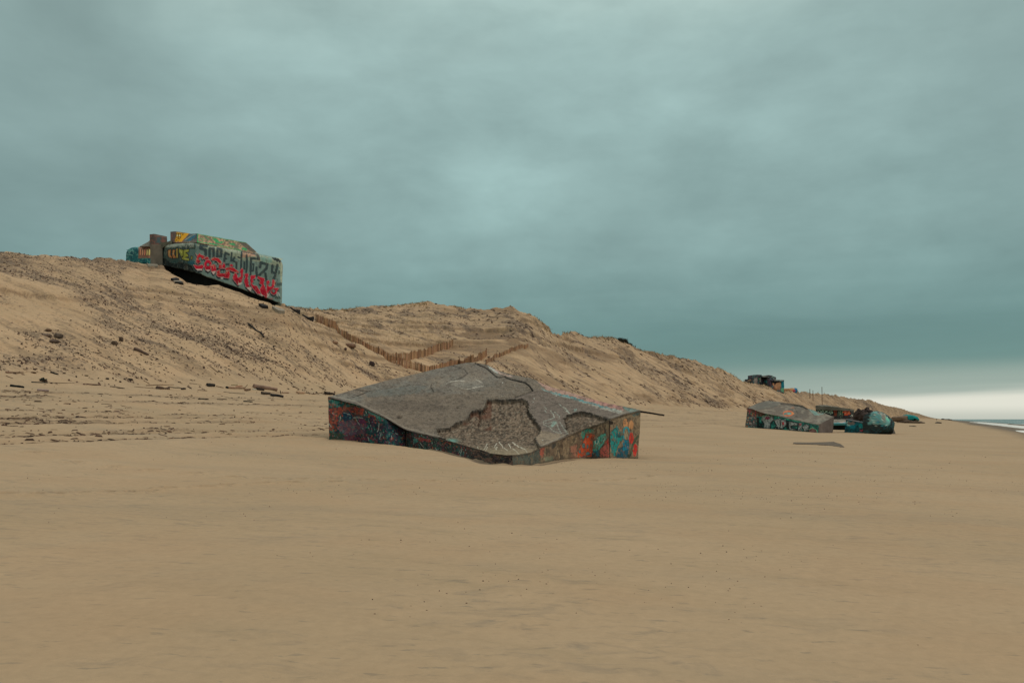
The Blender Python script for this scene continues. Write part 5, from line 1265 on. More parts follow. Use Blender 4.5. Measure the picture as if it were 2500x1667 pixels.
    mesh('wing_roof', V, Fq, M_CONC, r, lin(112, 106, 98, KH) * (.7 + .6 * fbm(V[:, 0], V[:, 2], 3, 4))[:, None])
# ------------------------------------------------------------------ other ruins further down the beach
M_LUMP = m_painted('rubble_concrete', .45, 1.2, .8, .08, 6.)
def Wp(f, x, y, Y):
    (a, b), = f([(x, y)]); return W(a, b, Y)
def Yof(f, x, y):
    (a, b), = f([(x, y)]); return ground(a, b)[1]
def off(p, dx=0., dy=0., dz=0.): return np.asarray(p) + np.array([dx, dy, dz])

def facet(V, amp, sc, seed):
    V = V.copy()
    for k in range(3):
        V[:, k] += amp * (np.round(4 * fbm(V[:, 0] * sc, V[:, 1] * sc, 3, seed + 19 * k, V[:, 2] * sc)) / 4 - .5) * 2
    return jitter3(V, amp * .3, sc * 3, seed)
def wall_block():
    Y = 133.
    r = root('concrete_wall_block', (*Wp(K7, 500, 420, Y)[:2], ground_z(*Wp(K7, 500, 420, Y)[:2])))
    tag(r, 'dark straight walled block with white, green and red letters behind the silver lettered slab', 'bunker ruin')
    lo = lambda p: off(p, 0, 0, -1.2)
    q = [Wp(K7, 165, 218, Y), Wp(K7, 812, 245, Y - 2), Wp(K7, 872, 238, Y + 3), Wp(K7, 165, 200, Y + 7)]
    b = [Wp(K7, 165, 430, Y), Wp(K7, 812, 430, Y - 2), Wp(K7, 872, 430, Y + 3), Wp(K7, 165, 420, Y + 7)]
    V, Fq = hexa([lo(p) for p in b], q, .12, .06, 3)
    s = PixelSheet(1985, 985, 2095, 1032, 6, lin(30, 32, 30, KV)); s.map(1970, 970, 7.587)
    wht = lin(150, 176, 160, KV)
    s.poly([(190, 215), (500, 240), (500, 420), (190, 400)], lin(14, 24, 24, KV), .95, 3)
    for P in ([(190, 215), (215, 250), (205, 265), (240, 320)], [(235, 225), (265, 275), (290, 225), (310, 270)], [(335, 240), (350, 262), (330, 285)], [(395, 240), (345, 262), (395, 280)], [(470, 240), (430, 255), (415, 285), (445, 300), (480, 285), (455, 270)], [(320, 300), (360, 305)]): s.stroke(P, 11, wht, .95)
    s.poly([(500, 230), (555, 235), (560, 370), (505, 360)], lin(110, 52, 36, KV), .9, 4); s.oval(530, 270, 16, 20, lin(30, 24, 22, KV), .9)
    s.poly([(580, 205), (655, 210), (650, 400), (580, 400)], lin(14, 40, 34, KV), .95); s.stroke([(580, 205), (655, 210), (650, 400)], 7, lin(96, 130, 104, KV), .9); s.stroke([(582, 205), (580, 390)], 6, lin(80, 112, 92, KV), .9)
    for P in ([(597, 280), (600, 225), (625, 225), (625, 285)], [(600, 255), (625, 255)], [(597, 298), (628, 298), (600, 330), (632, 332)], [(600, 390), (602, 345), (628, 350), (622, 372), (640, 395)]): s.stroke(P, 9, lin(150, 176, 150, KV), .95)
    s.poly([(675, 250), (800, 240), (800, 320), (690, 330)], lin(196, 78, 52, KV), .9, 5)
    for P in ([(690, 265), (695, 310), (715, 270), (725, 310)], [(745, 310), (745, 265), (770, 300)], [(780, 260), (795, 300)]): s.stroke(P, 8, lin(236, 140, 110, KV), .9)
    s.poly([(520, 340), (800, 335), (800, 420), (520, 420)], lin(40, 36, 40, KV), .8, 6); s.stroke([(680, 345), (740, 350), (800, 340)], 10, lin(60, 70, 90, KV), .8, 1); s.poly([(800, 330), (870, 330), (860, 345), (800, 342)], lin(190, 186, 170, KV), .9, 2)
    s.mottle(lin(60, 56, 52, KV), .4, .6, .6, 5); s.grain(.2, .8)
    mesh('front_wall', V, Fq, M_WALL, r, s.on(V))
    q2 = [Wp(K7, 160, 148, Y - .2), Wp(K7, 800, 208, Y - 2.3), Wp(K7, 885, 235, Y + 3.2), Wp(K7, 330, 138, Y + 8)]
    b2 = [Wp(K7, 160, 222, Y - .2), Wp(K7, 800, 250, Y - 2.3), Wp(K7, 885, 242, Y + 3.2), Wp(K7, 330, 150, Y + 8)]
    V, Fq = hexa(b2, q2, .2, .10, 5)
    mesh('roof_edge', V, Fq, M_LUMP, r, lin(84, 80, 72, KV) * (.6 + .8 * fbm(V[:, 0], V[:, 1] * .5, 4, 5, V[:, 2]))[:, None])

def low_slab():
    Y = Yof(K7, 600, 600)
    r = root('tilted_floor_slab', (*Wp(K7, 600, 560, Y)[:2], ground_z(*Wp(K7, 600, 560, Y)[:2])))
    tag(r, 'pale tilted slab with a blue stripe propped low between the silver lettered slab and teal block', 'bunker ruin')
    b = [Wp(K7, 470, 518, Y), Wp(K7, 720, 518, Y - 1), Wp(K7, 735, 420, Y + 5), Wp(K7, 480, 420, Y + 5)]
    t = [Wp(K7, 470, 478, Y), Wp(K7, 720, 482, Y - 1), Wp(K7, 735, 404, Y + 5), Wp(K7, 480, 404, Y + 5)]
    V, Fq = hexa(b, t, .12, .05, 2)
    s = PixelSheet(2025, 1015, 2070, 1042, 6, lin(124, 116, 104, KH)); s.map(1970, 970, 7.587)
    s.mottle(lin(96, 84, 78, KH), .4, .55, .7, 3); s.poly([(500, 470), (720, 440), (720, 490), (520, 500)], lin(80, 130, 136, KH), .9, 4); s.poly([(600, 455), (720, 440), (720, 455), (620, 470)], lin(190, 150, 136, KH), .8, 3); s.poly([(460, 490), (730, 495), (730, 520), (460, 518)], lin(40, 100, 100, KV), .9, 3)
    mesh('slab_top', V, Fq, M_WALL, r, s.on(V))
    b = [Wp(K7, 480, 640, Y + .5), Wp(K7, 715, 640, Y - .3), Wp(K7, 720, 600, Y + 3), Wp(K7, 490, 600, Y + 3)]
    t = [Wp(K7, 480, 510, Y + .5), Wp(K7, 715, 512, Y - .3), Wp(K7, 720, 470, Y + 3), Wp(K7, 490, 470, Y + 3)]
    V, Fq = hexa(b, t, .2, .05, 3)
    mesh('dark_underside', V, Fq, M_WALL, r, np.zeros((len(V), 3)) + lin(22, 24, 22, KV))  # near black block for the dark underside of the slab

def teal_block():
    Y = Yof(K7, 900, 650)
    r = root('painted_block', (*Wp(K7, 900, 640, Y)[:2], ground_z(*Wp(K7, 900, 640, Y)[:2])))
    tag(r, 'low teal painted concrete block with a sloping pale rim, in front of the dark rubble', 'bunker ruin')
    b = [Wp(K7, 683, 640, Y), Wp(K7, 1150, 660, Y - 2), Wp(K7, 1160, 640, Y + 3), Wp(K7, 720, 620, Y + 5)]
    t = [Wp(K7, 724, 402, Y + .2), Wp(K7, 1140, 478, Y - 1.8), Wp(K7, 1150, 470, Y + 3), Wp(K7, 760, 398, Y + 5)]
    V, Fq = hexa([off(p, 0, 0, -.6) for p in b], t, .1, .07, 6)
    s = PixelSheet(2055, 1018, 2128, 1062, 6, lin(20, 62, 66, KV)); s.map(1970, 970, 7.587)
    s.mottle(lin(14, 84, 92, KV), .3, .5, .8, 3); s.mottle(lin(20, 34, 38, KV), .35, .58, .8, 5)
    s.poly([(740, 430), (890, 450), (880, 510), (760, 520)], lin(120, 92, 78, KV), .6, 8); s.stroke([(760, 440), (735, 470), (750, 510), (800, 520)], 10, lin(140, 176, 166, KV), .9); s.oval(1010, 530, 50, 50, lin(24, 120, 116, KV), .7); s.oval(840, 550, 60, 40, lin(18, 104, 116, KV), .7)
    s.poly([(1080, 480), (1150, 490), (1150, 660), (1060, 650)], lin(60, 48, 44, KV), .8, 5)
    for i in range(70):
        a, b_ = random.uniform(690, 1140), random.uniform(560, 650); s.poly([(a - 9, b_), (a, b_ - 6), (a + 9, b_ + 3)], lin(*random.choice([(150, 60, 50), (14, 20, 24), (130, 130, 120), (90, 60, 70), (14, 20, 24)]), KV), .8)
    s.poly([(990, 600), (1050, 590), (1040, 625), (990, 625)], lin(160, 50, 60, KV), .8, 3); s.stroke([(724, 404), (1140, 482)], 16, lin(112, 92, 88, KV), .95, .6)
    s.grain(.25, .8)
    mesh('block_body', V, Fq, M_WALL, r, s.on(V))

def dome_piece():
    Y = Yof(K7, 1400, 680)
    r = root('domed_turret', (*Wp(K7, 1330, 660, Y)[:2], ground_z(*Wp(K7, 1330, 660, Y)[:2])))
    tag(r, 'toppled domed concrete turret, pale turquoise above and dark below', 'bunker ruin')
    out = [(1142, 690), (1146, 470), (1162, 370), (1198, 290), (1265, 262), (1340, 268), (1410, 315), (1455, 375), (1500, 455), (1485, 560), (1462, 690), (1320, 700)]
    V, Fs = chunk(K7(out), Y + 2.2, 5.5, 160, 21, 2.6, .14, .9, 3, .2)
    s = PixelSheet(2115, 1000, 2180, 1066, 6, lin(40, 44, 42, KV)); s.map(1970, 970, 7.587)
    s.mottle(lin(22, 28, 28, KV), .3, .5, .8, 3); s.mottle(lin(30, 70, 74, KV), .3, .6, .6, 4)
    s.poly([(1130, 480), (1150, 380), (1190, 280), (1265, 250), (1345, 255), (1430, 310), (1560, 450), (1500, 525), (1350, 500), (1140, 500)], lin(92, 132, 128, KV), .95, 8)  # pale crown: light from above painted into the turquoise
    s.poly([(1290, 255), (1350, 258), (1430, 320), (1520, 430), (1420, 440), (1360, 330)], lin(112, 96, 84, KV), .8, 8)
    s.poly([(1280, 400), (1340, 420), (1350, 470), (1290, 460)], lin(20, 96, 120, KV), .8, 4); s.poly([(1450, 340), (1530, 420), (1520, 445), (1460, 390)], lin(80, 160, 136, KV), .85, 3)
    for i in range(150):
        a, b_ = random.uniform(1150, 1500), random.uniform(300, 540); s.oval(a, b_, random.uniform(4, 11), random.uniform(4, 9), lin(*random.choice([(180, 190, 178), (120, 100, 90), (60, 140, 146), (30, 60, 64), (140, 120, 104)]), KV), .7)
    s.mottle(lin(24, 30, 30, KV), .5, .6, .7, 8, mask=sstep(1032, 1040, s.Y)); s.grain(.25, .8)
    mesh('dome', V, Fs, M_WALL, r, s.on(V), smooth=True)
    b = [Wp(K7, 1488, 690, Y + .5), Wp(K7, 1530, 645, Y + 1.6), Wp(K7, 1668, 655, Y + 4), Wp(K7, 1560, 640, Y + 6)]
    t = [Wp(K7, 1500, 470, Y + 1.4), Wp(K7, 1545, 445, Y + 2), Wp(K7, 1560, 450, Y + 4), Wp(K7, 1540, 450, Y + 6)]
    V, Fq = hexa([off(p, 0, 0, -.5) for p in b], t, .15, .06, 4)
    n = fbm(V[:, 0] * 2, V[:, 1] * 2, 4, 7, V[:, 2] * .4)
    mesh('buttress', V, Fq, M_LUMP, r, lin(66, 58, 52, KV) * (.6 + .8 * n)[:, None])

def rubble():
    Y = 117.
    for out, Yk, dp, lab in (([(918, 430), (925, 320), (950, 255), (985, 228), (1020, 222), (1055, 250), (1062, 285), (1100, 330), (1100, 430), (1080, 480), (930, 480)], Y, 4, 'dark jagged rubble boulder behind the teal block'), ([(1052, 420), (1060, 270), (1085, 222), (1128, 213), (1138, 250), (1132, 330), (1110, 370), (1140, 470), (1070, 480)], Y + 1.5, 3, 'narrow upright dark rubble fragment leaning between the boulder and the turquoise dome'), ([(850, 470), (840, 400), (880, 372), (930, 380), (980, 380), (990, 470)], Y + 2, 4, 'low dark rubble lump beside the lettered straight wall')):
        V, Fs = chunk(K7(out), Yk, dp, 130, 25, 2.3, .1, 1.1, len(out), 0); V = facet(V, .5, .75, len(out))
        n = fbm(V[:, 0] * 1.5, V[:, 1] * 1.5, 4, 5, V[:, 2] * 1.5)
        o = mesh('rubble_boulder', V, Fs, M_LUMP, None, lin(58, 46, 42, KV) * (.35 + 1.2 * n)[:, None]); tag(o, lab, 'rubble', 'rubble by the turret')
    V, Fs = chunk(K7([(1085, 480), (1095, 430), (1150, 345), (1165, 370), (1140, 480)]), Y - 1, 2., 60, 9, 2.5, .12, 1, 4)
    o = mesh('rubble_boulder', V, Fs, M_LUMP, None, np.zeros((len(V), 3)) + lin(72, 52, 50, KV)); tag(o, 'reddish slanting wedge of broken concrete against the turquoise dome', 'rubble', 'rubble by the turret')

def far_ruin():
    Y = Yof(W1, 480, 556)
    r = root('collapsed_bunker', (*Wp(W1, 450, 540, Y)[:2], ground_z(*Wp(W1, 450, 540, Y)[:2])))
    tag(r, 'distant flattened ruin on the sand with a teal painted shell', 'bunker ruin')
    for nm, out, Yk, dp, cc, rg in (('brown_block', [(222, 500), (220, 460), (250, 448), (330, 440), (390, 432), (400, 540), (280, 535), (245, 525)], Y + 2, 9, (96, 78, 64), .35), ('base_slab', [(270, 538), (380, 500), (560, 530), (700, 540), (710, 555), (580, 560), (400, 552)], Y - .5, 6, (82, 68, 58), .25), ('teal_shell', [(380, 505), (384, 445), (405, 422), (440, 415), (520, 430), (575, 455), (605, 505), (590, 525), (555, 480), (470, 475), (415, 490), (430, 505), (480, 515), (400, 515)], Y + .5, 7, (22, 108, 108), .15), ('broken_foot', [(540, 530), (545, 490), (575, 480), (600, 505), (615, 540)], Y - .8, 3, (120, 116, 98), .3)):
        V, Fs = chunk(W1(out), Yk, dp, 90, 11, 3, rg, .5, 5)
        n = fbm(V[:, 0] * .8, V[:, 1] * .8, 4, 5, V[:, 2] * .8)
        mesh(nm, V, Fs, M_LUMP, r, lin(*cc, KV) * (.5 + n)[:, None])
    for out, lab in (([(640, 548), (640, 525), (652, 522), (662, 548)], 'small upright dark stone by the teal shelled ruin'), ([(470, 605), (480, 597), (560, 602), (580, 612), (520, 611)], 'thin dark plank lying on the sand beyond the turquoise dome'), ([(903, 558), (920, 545), (945, 533), (985, 540), (992, 558)], 'dark hump shaped boulder alone on the far sand'), ([(1003, 497), (1006, 482), (1040, 485), (1085, 490), (1083, 499)], 'longer of two flat dark rocks at the far waterline'), ([(1088, 499), (1105, 488), (1145, 491), (1152, 503)], 'shorter, more pointed of two flat dark rocks at the far waterline')):
        P = W1(out); bx = sum(p[0] for p in P) / len(P); by = max(p[1] for p in P)
        Yk = ground(bx, by)[1]; Yk = min(Yk, 900.)
        V, Fs = chunk(P, Yk, .01 * Yk, 40, 9, 2.3, .0006 * Yk, .5, 5)
        o = mesh('plank' if 'plank' in lab else 'rock', V, Fs, M_LUMP, None, lin(40, 36, 32, KV) * np.ones((len(V), 1))); tag(o, lab, 'plank' if 'plank' in lab else 'rock')
    # someone far off on the sand
    Yk = 900.; p = W(2286.3, 1023.2, Yk); p[2] = ground_z(p[0], p[1])
    sk = [[(0, 0, 0), (.09, 0, .45), (.1, .02, .92)], [(.28, 0, 0), (.2, 0, .45), (.18, .02, .92)], [(.14, 0, .88), (.14, 0, 1.1), (.14, 0, 1.4), (.14, 0, 1.5)], [(.14, 0, 1.48), (.14, 0, 1.6), (.14, 0, 1.76), (.14, 0, 1.8)], [(.0, 0, 1.42), (-.1, .03, 1.15), (-.08, .1, .9)], [(.28, 0, 1.42), (.38, .03, 1.15), (.36, .1, .9)]]
    rad = [[.05, .07, .1], [.05, .07, .1], [.17, .19, .2, .1], [.06, .1, .11, .05], [.06, .05, .04], [.06, .05, .04]]
    Vs, Fa, base = [], [], 0
    for P, rr_ in zip(sk, rad):
        V, Fs = tube(np.array(P) * 1.25 + p, np.array(rr_) * 1.3, 8); Vs.append(V); Fa += [f + base for f in Fs]; base += len(V)
    o = mesh('person', np.concatenate(Vs), Fa, M_LUMP, None, lin(44, 44, 40, KV) * np.ones((base, 1))); tag(o, 'tiny dark clad person standing far away on the beach', 'person')

def far_bunker():
    Y = 365.
    r = root('bunker', (*Wp(F6, 600, 450, Y)[:2], Wp(F6, 600, 500, Y)[2]))
    tag(r, 'distant dark graffitied bunker on the slope with a mural of a face in profile', 'bunker')
    s = PixelSheet(1822, 908, 1950, 965, 7, lin(64, 58, 62, KV)); s.map(1800, 890, 8.4)
    s.mottle(lin(40, 42, 46, KV), .3, .5, .8, 3); s.mottle(lin(92, 70, 84, KV), .35, .6, .7, 5); s.mottle(lin(60, 110, 106, KV), .35, .64, .7, 6)
    s.poly([(330, 280), (400, 265), (410, 330), (400, 400), (340, 380)], lin(150, 130, 120, KV), .6, 8); s.poly([(425, 270), (470, 280), (460, 330), (430, 310)], lin(40, 130, 90, KV), .7, 4); s.poly([(455, 270), (480, 275), (485, 380), (465, 360)], lin(160, 150, 136, KV), .7, 2)
    s.poly([(500, 255), (650, 260), (650, 285), (500, 275)], lin(14, 16, 18, KV), .95); s.poly([(540, 310), (610, 320), (600, 380), (550, 360)], lin(50, 116, 116, KV), .7, 5); s.poly([(640, 310), (680, 310), (700, 470), (640, 420)], lin(80, 58, 74, KV), .7, 4)
    s.poly([(440, 290), (500, 400), (700, 490), (930, 580), (940, 600), (480, 440)], lin(20, 20, 22, KV), .7, 4)
    for P in ([(520, 240), (560, 242)], [(575, 245), (600, 246)], [(610, 248), (640, 250)], [(710, 250), (740, 262)], [(735, 285), (785, 290)], [(765, 320), (850, 325)], [(870, 318), (930, 325)]): s.stroke(P, 14, lin(150, 150, 140, KV), .7, 1)
    # mural: dark hair, ear, lit face looking seaward, teal ground
    s.poly([(675, 320), (900, 345), (890, 370), (820, 380), (760, 420), (720, 440), (700, 400)], lin(18, 16, 18, KV), .95, 2)
    s.poly([(760, 430), (800, 380), (880, 360), (900, 400), (890, 420), (903, 450), (885, 470), (880, 510), (820, 510), (770, 480)], lin(156, 112, 84, KV), .95, 1)
    s.poly([(720, 380), (745, 375), (765, 405), (755, 445), (730, 430)], lin(160, 110, 80, KV), .95); s.poly([(735, 440), (780, 480), (830, 510), (800, 530), (750, 490)], lin(130, 84, 62, KV), .9)
    s.stroke([(848, 398), (888, 395)], 7, lin(30, 24, 24, KV), .9); s.stroke([(865, 408), (885, 410)], 5, lin(30, 24, 24, KV), .9); s.stroke([(868, 462), (890, 462)], 5, lin(100, 50, 44, KV), .9); s.poly([(800, 470), (870, 470), (870, 505), (820, 505)], lin(90, 64, 54, KV), .5, 3)
    s.poly([(905, 345), (965, 340), (965, 480), (900, 480), (905, 440)], lin(14, 96, 110, KV), .95); s.poly([(890, 480), (965, 478), (955, 570), (890, 540)], lin(86, 136, 108, KV), .95, 2)
    s.grain(.25, 1.2)
    def box(nm, x0, x1, yt0, yt1, yb0, yb1, Y0, dep, mat=M_WALL, col=None, Y1=None):
        Y1 = Y0 if Y1 is None else Y1
        b = [Wp(F6, x0, yb0, Y0), Wp(F6, x1, yb1, Y1)]; t = [Wp(F6, x0, yt0, Y0), Wp(F6, x1, yt1, Y1)]
        sh = np.array([-.3 * dep * .3, dep, 0.])
        V, Fq = hexa([b[0], b[1], b[1] + sh, b[0] + sh], [t[0], t[1], t[1] + sh, t[0] + sh], .25, .12, 4)
        mesh(nm, V, Fq, mat, r, s.on(V) if col is None else np.zeros((len(V), 3)) + lin(*col, KV))
    box('tower', 353, 500, 208, 206, 440, 440, Y + 2, 8)
    box('tower', 648, 720, 212, 222, 470, 500, Y - 1, 8)
    box('recessed_wall', 495, 652, 262, 268, 460, 490, Y + 4, 5)
    box('lintel', 498, 652, 228, 228, 258, 260, Y + .5, 8)
    box('side_wall', 700, 960, 312, 318, 600, 610, Y - 3, 9)
    box('upper_block', 715, 794, 232, 258, 320, 322, Y - .5, 7)
    box('parapet', 755, 945, 308, 314, 345, 348, Y - 3.4, 2)
    box('broken_wing', 255, 360, 292, 278, 440, 440, Y + 6, 6)
    for out, Yk, dp, cc, nm, lab in (([(212, 360), (215, 320), (240, 300), (285, 290), (300, 370)], Y + 8, 5, (116, 92, 76), 'ruin_fragment', 'small pale broken fragment behind the face mural bunker'), ([(950, 600), (958, 500), (985, 485), (1040, 490), (1095, 478), (1190, 480), (1215, 520), (1216, 560), (1190, 600)], 392., 8, (150, 108, 76), 'ruin_block', 'sandy orange ruin block with blue end beside the face mural bunker')):
        V, Fs = chunk(F6(out), Yk, dp, 90, 11, 3, .35, .6, 5)
        n = fbm(V[:, 0] * .7, V[:, 1] * .7, 4, 5, V[:, 2] * .9)[:, None]
        C = lin(*cc, KV) * (.5 + n)
        if nm == 'ruin_block':
            px, py = proj(V); (bx, _), = F6([(1172, 500)]); (ox, oy), = F6([(1130, 510)])
            C = np.where((px > bx)[:, None], lin(24, 88, 120, KV), C); C = np.where((np.hypot(px - ox, py - oy) < 4.2)[:, None] & (n > .45), lin(170, 84, 44, KV), C)
            (qx, qy), = F6([(1160, 530)]); C = np.where((np.hypot(px - qx, py - qy) < 2.4)[:, None], lin(160, 50, 60, KV), C)
        o = mesh(nm, V, Fs, M_LUMP, None, C); tag(o, lab, 'bunker ruin')

# ------------------------------------------------------------------ fences
def plain(name, col, var=.4, rough=.9):
    m, nt = newmat(name); p = geo(nt)
    n = nt.noise(p, 6., 4., .6); k = nt.math('MULTIPLY_ADD', nt.math('SUBTRACT', n, .5), var * 2.4, 1.)
    c = nt.mix(1., tuple(col), nt.n('ShaderNodeCombineColor', ins={0: k, 1: k, 2: k}).outputs[0], 'MULTIPLY')
    finish(nt, c, rough, n, .5, .02, .2); return m
M_POST = plain('weathered_post', lin(72, 52, 40, KV))
M_SLAT = m_painted('chestnut_slat', .30, 4., .3, .02, 20.)
def bars(specs):
    """many upright slats: (base point, along unit, height, width, lean) -> V, F, index"""
    Vs, Fs, base = [], [], 0
    q = np.array([[0, 1, 5, 4], [1, 2, 6, 5], [2, 3, 7, 6], [3, 0, 4, 7], [4, 5, 6, 7]])
    for p, d, h, w, l in specs:
        n = np.array([-d[1], d[0], 0]) * .02; e = np.array([d[0], d[1], 0]) * w / 2; up = np.array([d[0] * l, d[1] * l, h])
        b = np.array([p - e - n, p + e - n, p + e + n, p - e + n]); b[:, 2] -= .25
        Vs.append(np.vstack([b, p + up + (b - p) * .9 + [0, 0, .25]])); Fs.append(q + base); base += 8
    return np.concatenate(Vs), np.concatenate(Fs)
def fence(pts, hgt, label):
    P = resample(pts, 400); L = np.sum(np.linalg.norm(np.diff(P, axis=0), axis=1))
    n = int(L / .095); P = resample(pts, n); P[:, 2] = [ground_z(a, b) for a, b in P[:, :2]]
    zs = np.convolve(np.pad(P[:, 2], 6, 'edge'), np.ones(13) / 13, 'valid'); P[:, 2] = np.minimum(P[:, 2], zs + .1)
    T = np.gradient(P, axis=0); T[:, 2] = 0; T /= np.linalg.norm(T, axis=1)[:, None] + 1e-9
    r = root('picket_fence', P[n // 2]); tag(r, label, 'fence', 'picket fences in the dune hollow')
    h_ = hgt * (.92 + .16 * fbm(np.arange(n) * .05, np.zeros(n), 3, 5))
    sp, cc = [], []
    for i in range(n):
        if random.random() < .025: continue
        sp.append((P[i], T[i], h_[i] * random.uniform(.9, 1.06), random.uniform(.08, .1), random.gauss(0, .045)))
        cc.append(lin(134, 102, 76, KV) * random.choice((.4, .75, .95, 1.1, 1.25)) * random.uniform(.85, 1.1) * np.array([1, random.uniform(.88, 1.06), random.uniform(.85, 1.1)]))
    V, Fq = bars(sp); mesh('slat_panel', V, Fq, M_SLAT, r, np.repeat(np.array(cc), 8, 0))
    for i in range(0, n, 32):
        V, Fs = tube([P[i] + [0, 0, -.3], P[i] + [T[i][0] * .03, 0, h_[i] * .5], P[i] + [0, 0, h_[i] + .18]], .055, 7); mesh('post', V, Fs, M_POST, r)
    for k in (.25, .8):
        V, Fs = tube(P[::6] + np.array([0, 0, 1]) * (h_[::6] * k)[:, None], .018, 4); mesh('wire', V, Fs, M_POST, r)
def fences():
    md = lambda x, y: float(np.interp(V7([(x, y)])[0][0], px_az[:NIN], mD[:NIN]))
    def pd(x, d=0.): (a, _), = V7([(x, 0)]); return at_dist(a, md(x, 0) + d)
    def pg(x, y): (a, b), = V7([(x, y)]); return ground(a, b)
    A = [pd(x, 1.) for x in (175, 215, 290, 400, 520, 600, 700, 780, 850, 950, 1020)] + [pg(1095, 597), pg(1200, 565), pg(1330, 520), pg(1430, 492), pg(1463, 468)]
    fence(A, 1.2, 'longest slatted brown fence, its end climbing alone to the pale hollow')
    Bp = [pd(x, -8.) for x in (790, 860, 960)] + [pd(x, -7) for x in (1060, 1160, 1230)] + [pd(1290, -5)] + [pd(1400, -2)] + [pg(1520, 660), pg(1640, 632), pg(1700, 612), pg(1778, 560)]
    fence(Bp, 1.15, 'slatted brown fence curving just above the top of the big grey slab')
    Cp = [pg(1770, 648), pg(1840, 605), pg(1900, 570), pg(2000, 525), pg(2080, 500), pg(2160, 478)]
    fence(Cp, .6, 'low slatted fence running alone diagonally up the bare dune, shortest of all')
def far_posts():
    for x, yt, yb, w, lab in ((1487, 500, 622, 13, 'weathered pole of middle height on the far dune, closest to the face mural bunker'), (1550, 525, 612, 11, 'shortest weathered pole on the far dune, standing between two taller ones'), (1735, 455, 640, 12, 'tallest weathered pole on the far dune crest')):
        (px, _), = F6([(x, 0)]); b = ground(*F6([(x, yb)])[0]); Y = min(b[1], 420.)
        B0, T0 = Wp(F6, x, yb, Y), Wp(F6, x + 1, yt, Y)
        B0[2] = min(B0[2], ground_z(B0[0], B0[1])) - .5
        V, Fs = tube([B0, (B0 + T0) / 2, T0], w / 8.4 * Y / F / 2, 8, .03); o = mesh('wooden_pole', V, Fs, M_POST); tag(o, lab, 'pole', 'poles on the far dune')

# ------------------------------------------------------------------ driftwood, stones and scraps
M_WOOD = m_painted('driftwood', .42, 3., .6, .03, 18.)
def log(f, k, x1, y1, x2, y2, th, col, label, knob=0., name='driftwood_log', group='driftwood on the strand line', cat='driftwood', sink=.35, gnarl=.1, rise=0.):
    (a, b), (c, d) = f([(x1, y1), (x2, y2)])
    r0 = th / k / 2
    p, q = ground(a, b + r0 * .8), ground(c, d + r0 * .8)
    if abs(p[1] - q[1]) > 6: q = W(c, d, p[1] + np.sign(q[1] - p[1]) * 3); q[2] = ground_z(q[0], q[1])
    if rise: q = W(c, d, p[1])
    R = r0 * p[1] / F
    n = 14
    P = np.linspace(p, q, n)
    if not rise: P[:, 2] = np.maximum([ground_z(x, y) for x, y in P[:, :2]], np.linspace(p[2], q[2], n)) + R * (1 - sink)
    L = np.linalg.norm(q - p)
    t = np.linspace(0, 1, n)
    rad = R * (1 - .22 * t) * (1 + gnarl * 2.2 * (fbm(t * 5, t * 0 + x1, 3, 3) - .5))
    if knob: rad = rad * (1 + knob * np.exp(-(t / .14) ** 2))
    P[:, :2] += (fbm(t * 3, t * 0 + y1, 2, 7) - .5)[:, None] * gnarl * R * 3
    V, Fs = tube(P, rad, 12, R * gnarl * 1.4, int(x1))
    n_ = fbm(V[:, 0] * 2.5, V[:, 1] * 2.5, 4, 5, V[:, 2] * 4)
    o = mesh(name, V, Fs, M_WOOD, None, lin(*col, KV) * (.55 + .9 * n_)[:, None]); tag(o, label, cat, group)
    return o
def stone(f, k, x, y, rx, ry, col, label, seed=1, group='stones at the dune foot', name='stone', cat='stone', sharp=.5):
    (a, b), = f([(x, y)])
    p = ground(a, b + ry / k * .8); Y = p[1]
    RX, RZ = rx / k * Y / F, ry / k * Y / F
    th = np.linspace(0, 2 * math.pi, 40, False); ph = np.linspace(-1, 1, 18)
    s_ = np.sqrt(np.maximum(0, 1 - ph ** 2)) ** .8
    V = np.stack([RX * s_[:, None] * np.cos(th), RX * .8 * s_[:, None] * np.sin(th), RZ * ph[:, None] * np.ones(40)], -1).reshape(-1, 3)
    V += (V / (np.linalg.norm(V, axis=1)[:, None] + 1e-6)) * (np.round(3 * fbm(V[:, 0] / RX * 1.6 + seed, V[:, 1] / RX * 1.6, 2, seed, V[:, 2] / RZ)) / 3 - .5)[:, None] * sharp * min(RX, RZ) * 1.3
    V += p + [0, 0, RZ * .55]
    n_ = fbm(V[:, 0] * 4, V[:, 1] * 4, 3, seed, V[:, 2] * 4)
    o = mesh(name, V, gridfaces(18, 40, wrap=True), M_WOOD, None, lin(*col, KV) * (.5 + n_)[:, None]); tag(o, label, cat, group)
